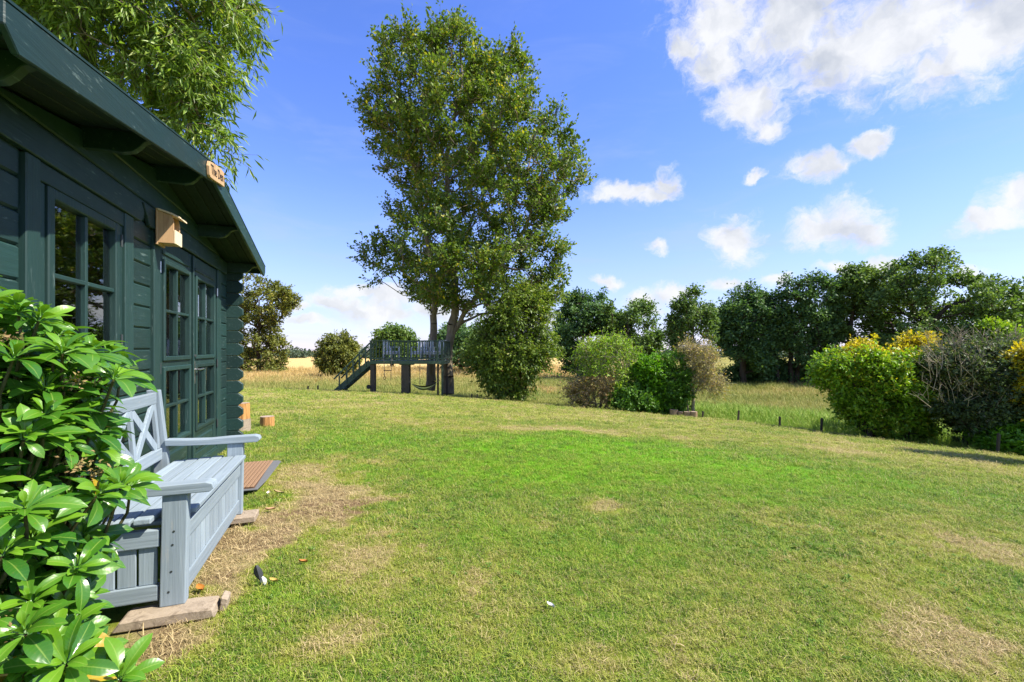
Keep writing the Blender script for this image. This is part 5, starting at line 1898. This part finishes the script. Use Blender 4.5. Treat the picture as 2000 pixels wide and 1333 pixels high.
def scatter(name, label, pts, rot, scl, idx, attrs, protos, mat):
    col = bpy.data.collections.new(name + '_kinds')
    for i, pm in enumerate(protos):
        pm.materials.append(mat)
        o = bpy.data.objects.new('tuft_%02d' % i, pm)
        col.objects.link(o)
    me_ = bpy.data.meshes.new(name)
    me_.vertices.add(len(pts))
    me_.vertices.foreach_set('co', np.asarray(pts, np.float32).ravel())
    a = me_.attributes.new('rot', 'FLOAT_VECTOR', 'POINT')
    a.data.foreach_set('vector', np.asarray(rot, np.float32).ravel())
    attr(me_, 'scl', scl)
    a = me_.attributes.new('idx', 'INT', 'POINT')
    a.data.foreach_set('value', np.asarray(idx, np.int32))
    for k, v in attrs.items():
        attr(me_, k, v)
    ob = bpy.data.objects.new(name, me_)
    C.objects.link(ob)
    tag(ob, label, None, None, 'stuff')
    ng = bpy.data.node_groups.new(name + '_spread', 'GeometryNodeTree')
    ng.interface.new_socket('Geometry', in_out='INPUT', socket_type='NodeSocketGeometry')
    ng.interface.new_socket('Geometry', in_out='OUTPUT', socket_type='NodeSocketGeometry')
    N_ = ng.nodes
    gi, go_ = N_.new('NodeGroupInput'), N_.new('NodeGroupOutput')
    ci = N_.new('GeometryNodeCollectionInfo')
    ci.inputs[0].default_value = col
    ci.inputs[1].default_value = True
    ci.inputs[2].default_value = True
    ip = N_.new('GeometryNodeInstanceOnPoints')

    def named(k, ty):
        nd = N_.new('GeometryNodeInputNamedAttribute')
        nd.data_type = ty
        nd.inputs[0].default_value = k
        return nd.outputs[0]
    er = N_.new('FunctionNodeEulerToRotation')
    Lk = ng.links.new
    Lk(named('rot', 'FLOAT_VECTOR'), er.inputs[0])
    Lk(gi.outputs[0], ip.inputs['Points'])
    Lk(ci.outputs[0], ip.inputs['Instance'])
    ip.inputs['Pick Instance'].default_value = True
    Lk(named('idx', 'INT'), ip.inputs['Instance Index'])
    Lk(er.outputs[0], ip.inputs['Rotation'])
    Lk(named('scl', 'FLOAT'), ip.inputs['Scale'])
    Lk(ip.outputs[0], go_.inputs[0])
    md = ob.modifiers.new('spread', 'NODES')
    md.node_group = ng
    return ob


def sector(n, r0, r1, a0=-51, a1=52):
    a = np.radians(rng.uniform(a0, a1, n))
    r = np.sqrt(rng.uniform(r0 ** 2, r1 ** 2, n))
    return r * np.sin(a), r * np.cos(a), r


xs, ys, ss = [], [], []
for (r0, r1, dens, sc) in ((1.3, 3.2, 2100, .68), (3.2, 6, 850, .86), (6, 10, 260, 1.2), (10, 15, 90, 1.7), (15, 23.5, 30, 2.3)):
    n = int(dens * math.radians(103) / 2 * (r1 ** 2 - r0 ** 2))
    x, y, r = sector(n, r0, r1)
    xs.append(x); ys.append(y); ss.append(np.full(n, sc))
x, y, s = map(np.concatenate, (xs, ys, ss))
az = np.arctan2(x, y)
w, u = shed_uw(x, y)
keep = np.hypot(x, y) < edge_R(az) + .05
keep &= ~((w < FW + .03) & (u > 2.0) & (u < 6.9))
keep &= ~((w > mw0 - .02) & (w < mw1 - .01) & (u > mu0 - .02) & (u < mu1 + .02))
keep &= ~((w < -.74) & (u > 2.3) & (u < 3.8))
keep &= ~((w < -.78) & (u < 2.3) & (rng.random(len(x)) < .8))
st = lawn_state(x, y)
keep &= rng.random(len(x)) > np.clip(st['soil'] * 1.0, 0, .92)
keep &= rng.random(len(x)) > np.clip((st['dry'] - .6) * .8, 0, .5)
x, y, s = x[keep], y[keep], s[keep]
st = {k: v[keep] for k, v in st.items()}
n = len(x)
flat_ = np.clip(1.0 - .35 * st['dry'], .5, 1)
scatter('lawn_grass', 'short mown grass blades of the lawn', np.stack([x, y, ground(x, y)], 1), np.stack([rng.normal(0, .15, n), rng.normal(0, .15, n), rng.uniform(0, 6.28, n)], 1),
        s * rng.uniform(.7, 1.25, n) * flat_, rng.integers(0, 6, n), {'dry': np.clip(st['dry'] + rng.normal(0, .16, n), 0, 1), 'lush': np.clip(st['lush'] * rng.uniform(.6, 1.1, n), 0, 1)},
        [tuft('grass_tuft', 16, .042, .016, .040, .0040, 1.3, 200 + i) for i in range(6)], blade_material('lawn_blade', False))

# broad-leaved weeds and clover in the turf
def rosette(name, n_, r_, seed):
    rs = np.random.default_rng(seed)
    v, f = [], []
    for i in range(n_):
        a = 2 * pi * (i + rs.uniform(-.3, .3)) / n_
        L, w_ = r_ * rs.uniform(.6, 1.1), r_ * rs.uniform(.22, .34)
        z0, z1 = .012, rs.uniform(.018, .04)
        d, sd = np.array([cos(a), sin(a)]), np.array([-sin(a), cos(a)])
        b_ = len(v)
        for t_, ww, zz in ((0.05, .15, z0), (.45, .9, z1), (.8, .8, z1), (1.0, .1, z1 * .7)):
            for k in (-1, 1):
                p_ = d * L * t_ + sd * k * w_ * ww * .5
                v.append((p_[0], p_[1], zz))
        f += [(b_, b_ + 1, b_ + 3, b_ + 2), (b_ + 2, b_ + 3, b_ + 5, b_ + 4), (b_ + 4, b_ + 5, b_ + 7, b_ + 6)]
    me_ = bpy.data.meshes.new(name)
    me_.from_pydata(v, [], f)
    return me_


x, y, r = sector(26000, 1.4, 10.0)
w, u = shed_uw(x, y)
st = lawn_state(x, y)
keep = (fbm(x * 1.6, y * 1.6, 77, 4) > .55) & (rng.random(len(x)) > st['dry'] * 1.1) & (st['soil'] < .2) & (r < 7.5) & (w > FW + .8) & ~((w > mw0) & (w < mw1 + .02) & (u > mu0) & (u < mu1)) & (rng.random(len(x)) < .5)
x, y = x[keep], y[keep]
n = len(x)
scatter('lawn_weeds', 'clover and small broad leaved weeds growing in the lawn', np.stack([x, y, ground(x, y) + .004], 1), np.stack([rng.normal(0, .2, n), rng.normal(0, .2, n), rng.uniform(0, 6.28, n)], 1),
        rng.uniform(.3, .75, n), rng.integers(0, 4, n), {}, [rosette('weed', k, rr_, 500 + k) for k, rr_ in ((3, .018), (4, .020), (6, .032), (8, .040))],
        leaf_material('weed_leaf', (0.070, 0.160, 0.018), (0.115, 0.225, 0.026), (0.17, 0.280, 0.040), None, 0, .45, .3, 3.0))

# dead straw lying on the worn patches
x, y, r = sector(42000, 1.5, 6.5, -50, 50)
st = lawn_state(x, y)
w, u = shed_uw(x, y)
keep = (rng.random(len(x)) < np.clip(st['dry'] - .35, 0, 1) * 1.1) & ~((w < -.74) & (u > 2.3)) & ~((w > mw0) & (w < mw1) & (u > mu0) & (u < mu1)) & (w > FW + .05)
x, y = x[keep], y[keep]
n = len(x)
scatter('dry_straw', 'dry straw and dead grass lying on the worn lawn patches', np.stack([x, y, ground(x, y) + .006], 1), np.stack([rng.normal(0, .35, n), rng.normal(0, .35, n), rng.uniform(0, 6.28, n)], 1),
        rng.uniform(.6, 1.3, n), rng.integers(0, 3, n), {'dry': np.full(n, 1.0), 'lush': np.zeros(n)},
        [tuft('straw', 7, .05, .006, .016, .0032, 3.4, 300 + i) for i in range(3)], bpy.data.materials['lawn_blade'])

# meadow grass
xs, ys, ss = [], [], []
for (r0, r1, dens, sc) in ((12, 30, 16, .85), (30, 50, 6, 1.1), (50, 80, 1.7, 1.5)):
    n = int(dens * math.radians(100) / 2 * (r1 ** 2 - r0 ** 2))
    x, y, r = sector(n, r0, r1, -34, 52)
    xs.append(x); ys.append(y); ss.append(np.full(n, sc))
x, y, s = map(np.concatenate, (xs, ys, ss))
keep = np.hypot(x, y) > edge_R(np.arctan2(x, y)) + .15
azd = np.degrees(np.arctan2(x, y))
x, y, s = x[keep], y[keep], s[keep]
go, ri = meadow_state(x, y)
hgt = .55 + .45 * ri + .35 * fbm(x / 2.2, y / 2.2, 91, 3)
near = np.hypot(x, y) - edge_R(np.arctan2(x, y))
hgt *= .45 + .55 * sstep(near, .2, 3.0)
n = len(x)
scatter('meadow_grass', 'tall rough meadow grass beyond the lawn', np.stack([x, y, ground(x, y) - .03], 1), np.stack([rng.normal(0, .1, n), rng.normal(0, .1, n), rng.uniform(0, 6.28, n)], 1),
        s * hgt * rng.uniform(.7, 1.3, n), rng.integers(0, 5, n), {'gold': go, 'rich': ri},
        [tuft('meadow_tuft', 26, .30, .25, .75, .022, .55, 400 + i) for i in range(5)], blade_material('meadow_blade', True))

# ------------------------------------------------------------------ small things on the lawn
def leaf_thing(px, py, L, W, col, label, cat, name, rz, group=None):
    g_ = px_ground(px, py)
    m_ = bpy.data.materials.get('litter_' + name) or plain('litter_' + name, col, .8, .2, 0, 60, .4)
    mb_ = MB()
    n_ = 7
    for i in range(n_):
        s_ = i / (n_ - 1)
        w_ = W / 2 * math.sin(pi * min(.97, s_ * .9 + .06))
        for k in (-1, 0, 1):
            mb_.v.append((k * w_, L * (s_ - .5), .022 + .012 * abs(k) + .25 * L * (s_ - .4) ** 2))
    for i in range(n_ - 1):
        for k in (0, 1):
            a_ = i * 3 + k
            mb_.f.append((a_, a_ + 1, a_ + 4, a_ + 3))
    o = mb_.build(name, m_, None, (0, 0, 0), 0, True)
    o.location = g_
    o.rotation_euler = (0, 0, rz)
    return tag(o, label, cat, group)


fp = px_ground(510, 1146)
fe = thing('feather', 'grey and white feather standing in the grass in front of the bench', 'feather', fp, RAD(15))
for nm_, col, z0, z1, wmax in (('vane', (0.045, 0.05, 0.055), .030, .110, .024), ('down', (0.55, 0.57, 0.59), .004, .048, .020)):
    mb_ = MB()
    for i in range(9):
        s_ = i / 8
        z = z0 + (z1 - z0) * s_
        w_ = wmax * math.sin(pi * (.10 + .84 * s_ ** .8))
        lean_ = -.25 * (z - .02) if nm_ == 'vane' else .3 * (.06 - z)
        mb_.v += [(lean_ - w_, .004, z + .3 * w_), (lean_, -.004, z), (lean_ + w_ * .7, .005, z + .4 * w_)]
    for i in range(8):
        for k in (0, 1):
            a_ = i * 3 + k
            mb_.f.append((a_, a_ + 1, a_ + 4, a_ + 3))
    mb_.build(nm_, plain('feather_' + nm_, col, .7), fe)
fg = 'fallen leaves on the worn grass'
leaf_thing(391, 1160, .07, .035, (.42, .17, .03), 'orange fallen leaf by the timber under the bench', 'leaf', 'fallen_leaf', .9, fg)
leaf_thing(524, 970, .055, .03, (.72, .60, .48), 'pale fallen leaf next to the doormat', 'leaf', 'pale_leaf', .3, fg)
leaf_thing(545, 968, .12, .02, (.55, .42, .22), 'curled tan leaf between the doormat and the bare patch', 'leaf', 'tan_leaf', 1.2, fg)
leaf_thing(534, 1145, .05, .025, (.50, .36, .10), 'yellow brown fallen leaf beside the feather', 'leaf', 'brown_leaf', 1.3, fg)
leaf_thing(528, 1002, .07, .03, (.45, .28, .16), 'crumpled brown leaf by the far bench leg', 'leaf', 'crumpled_leaf', 2.0, fg)
leaf_thing(1075, 1196, .045, .02, (.75, .75, .72), 'small white petal on the lawn in the middle foreground', 'petal', 'white_petal', .8)
leaf_thing(592, 1107, .05, .02, (.50, .22, .06), 'rusty leaf on the grass right of the feather', 'leaf', 'rusty_leaf', 1.5, fg)
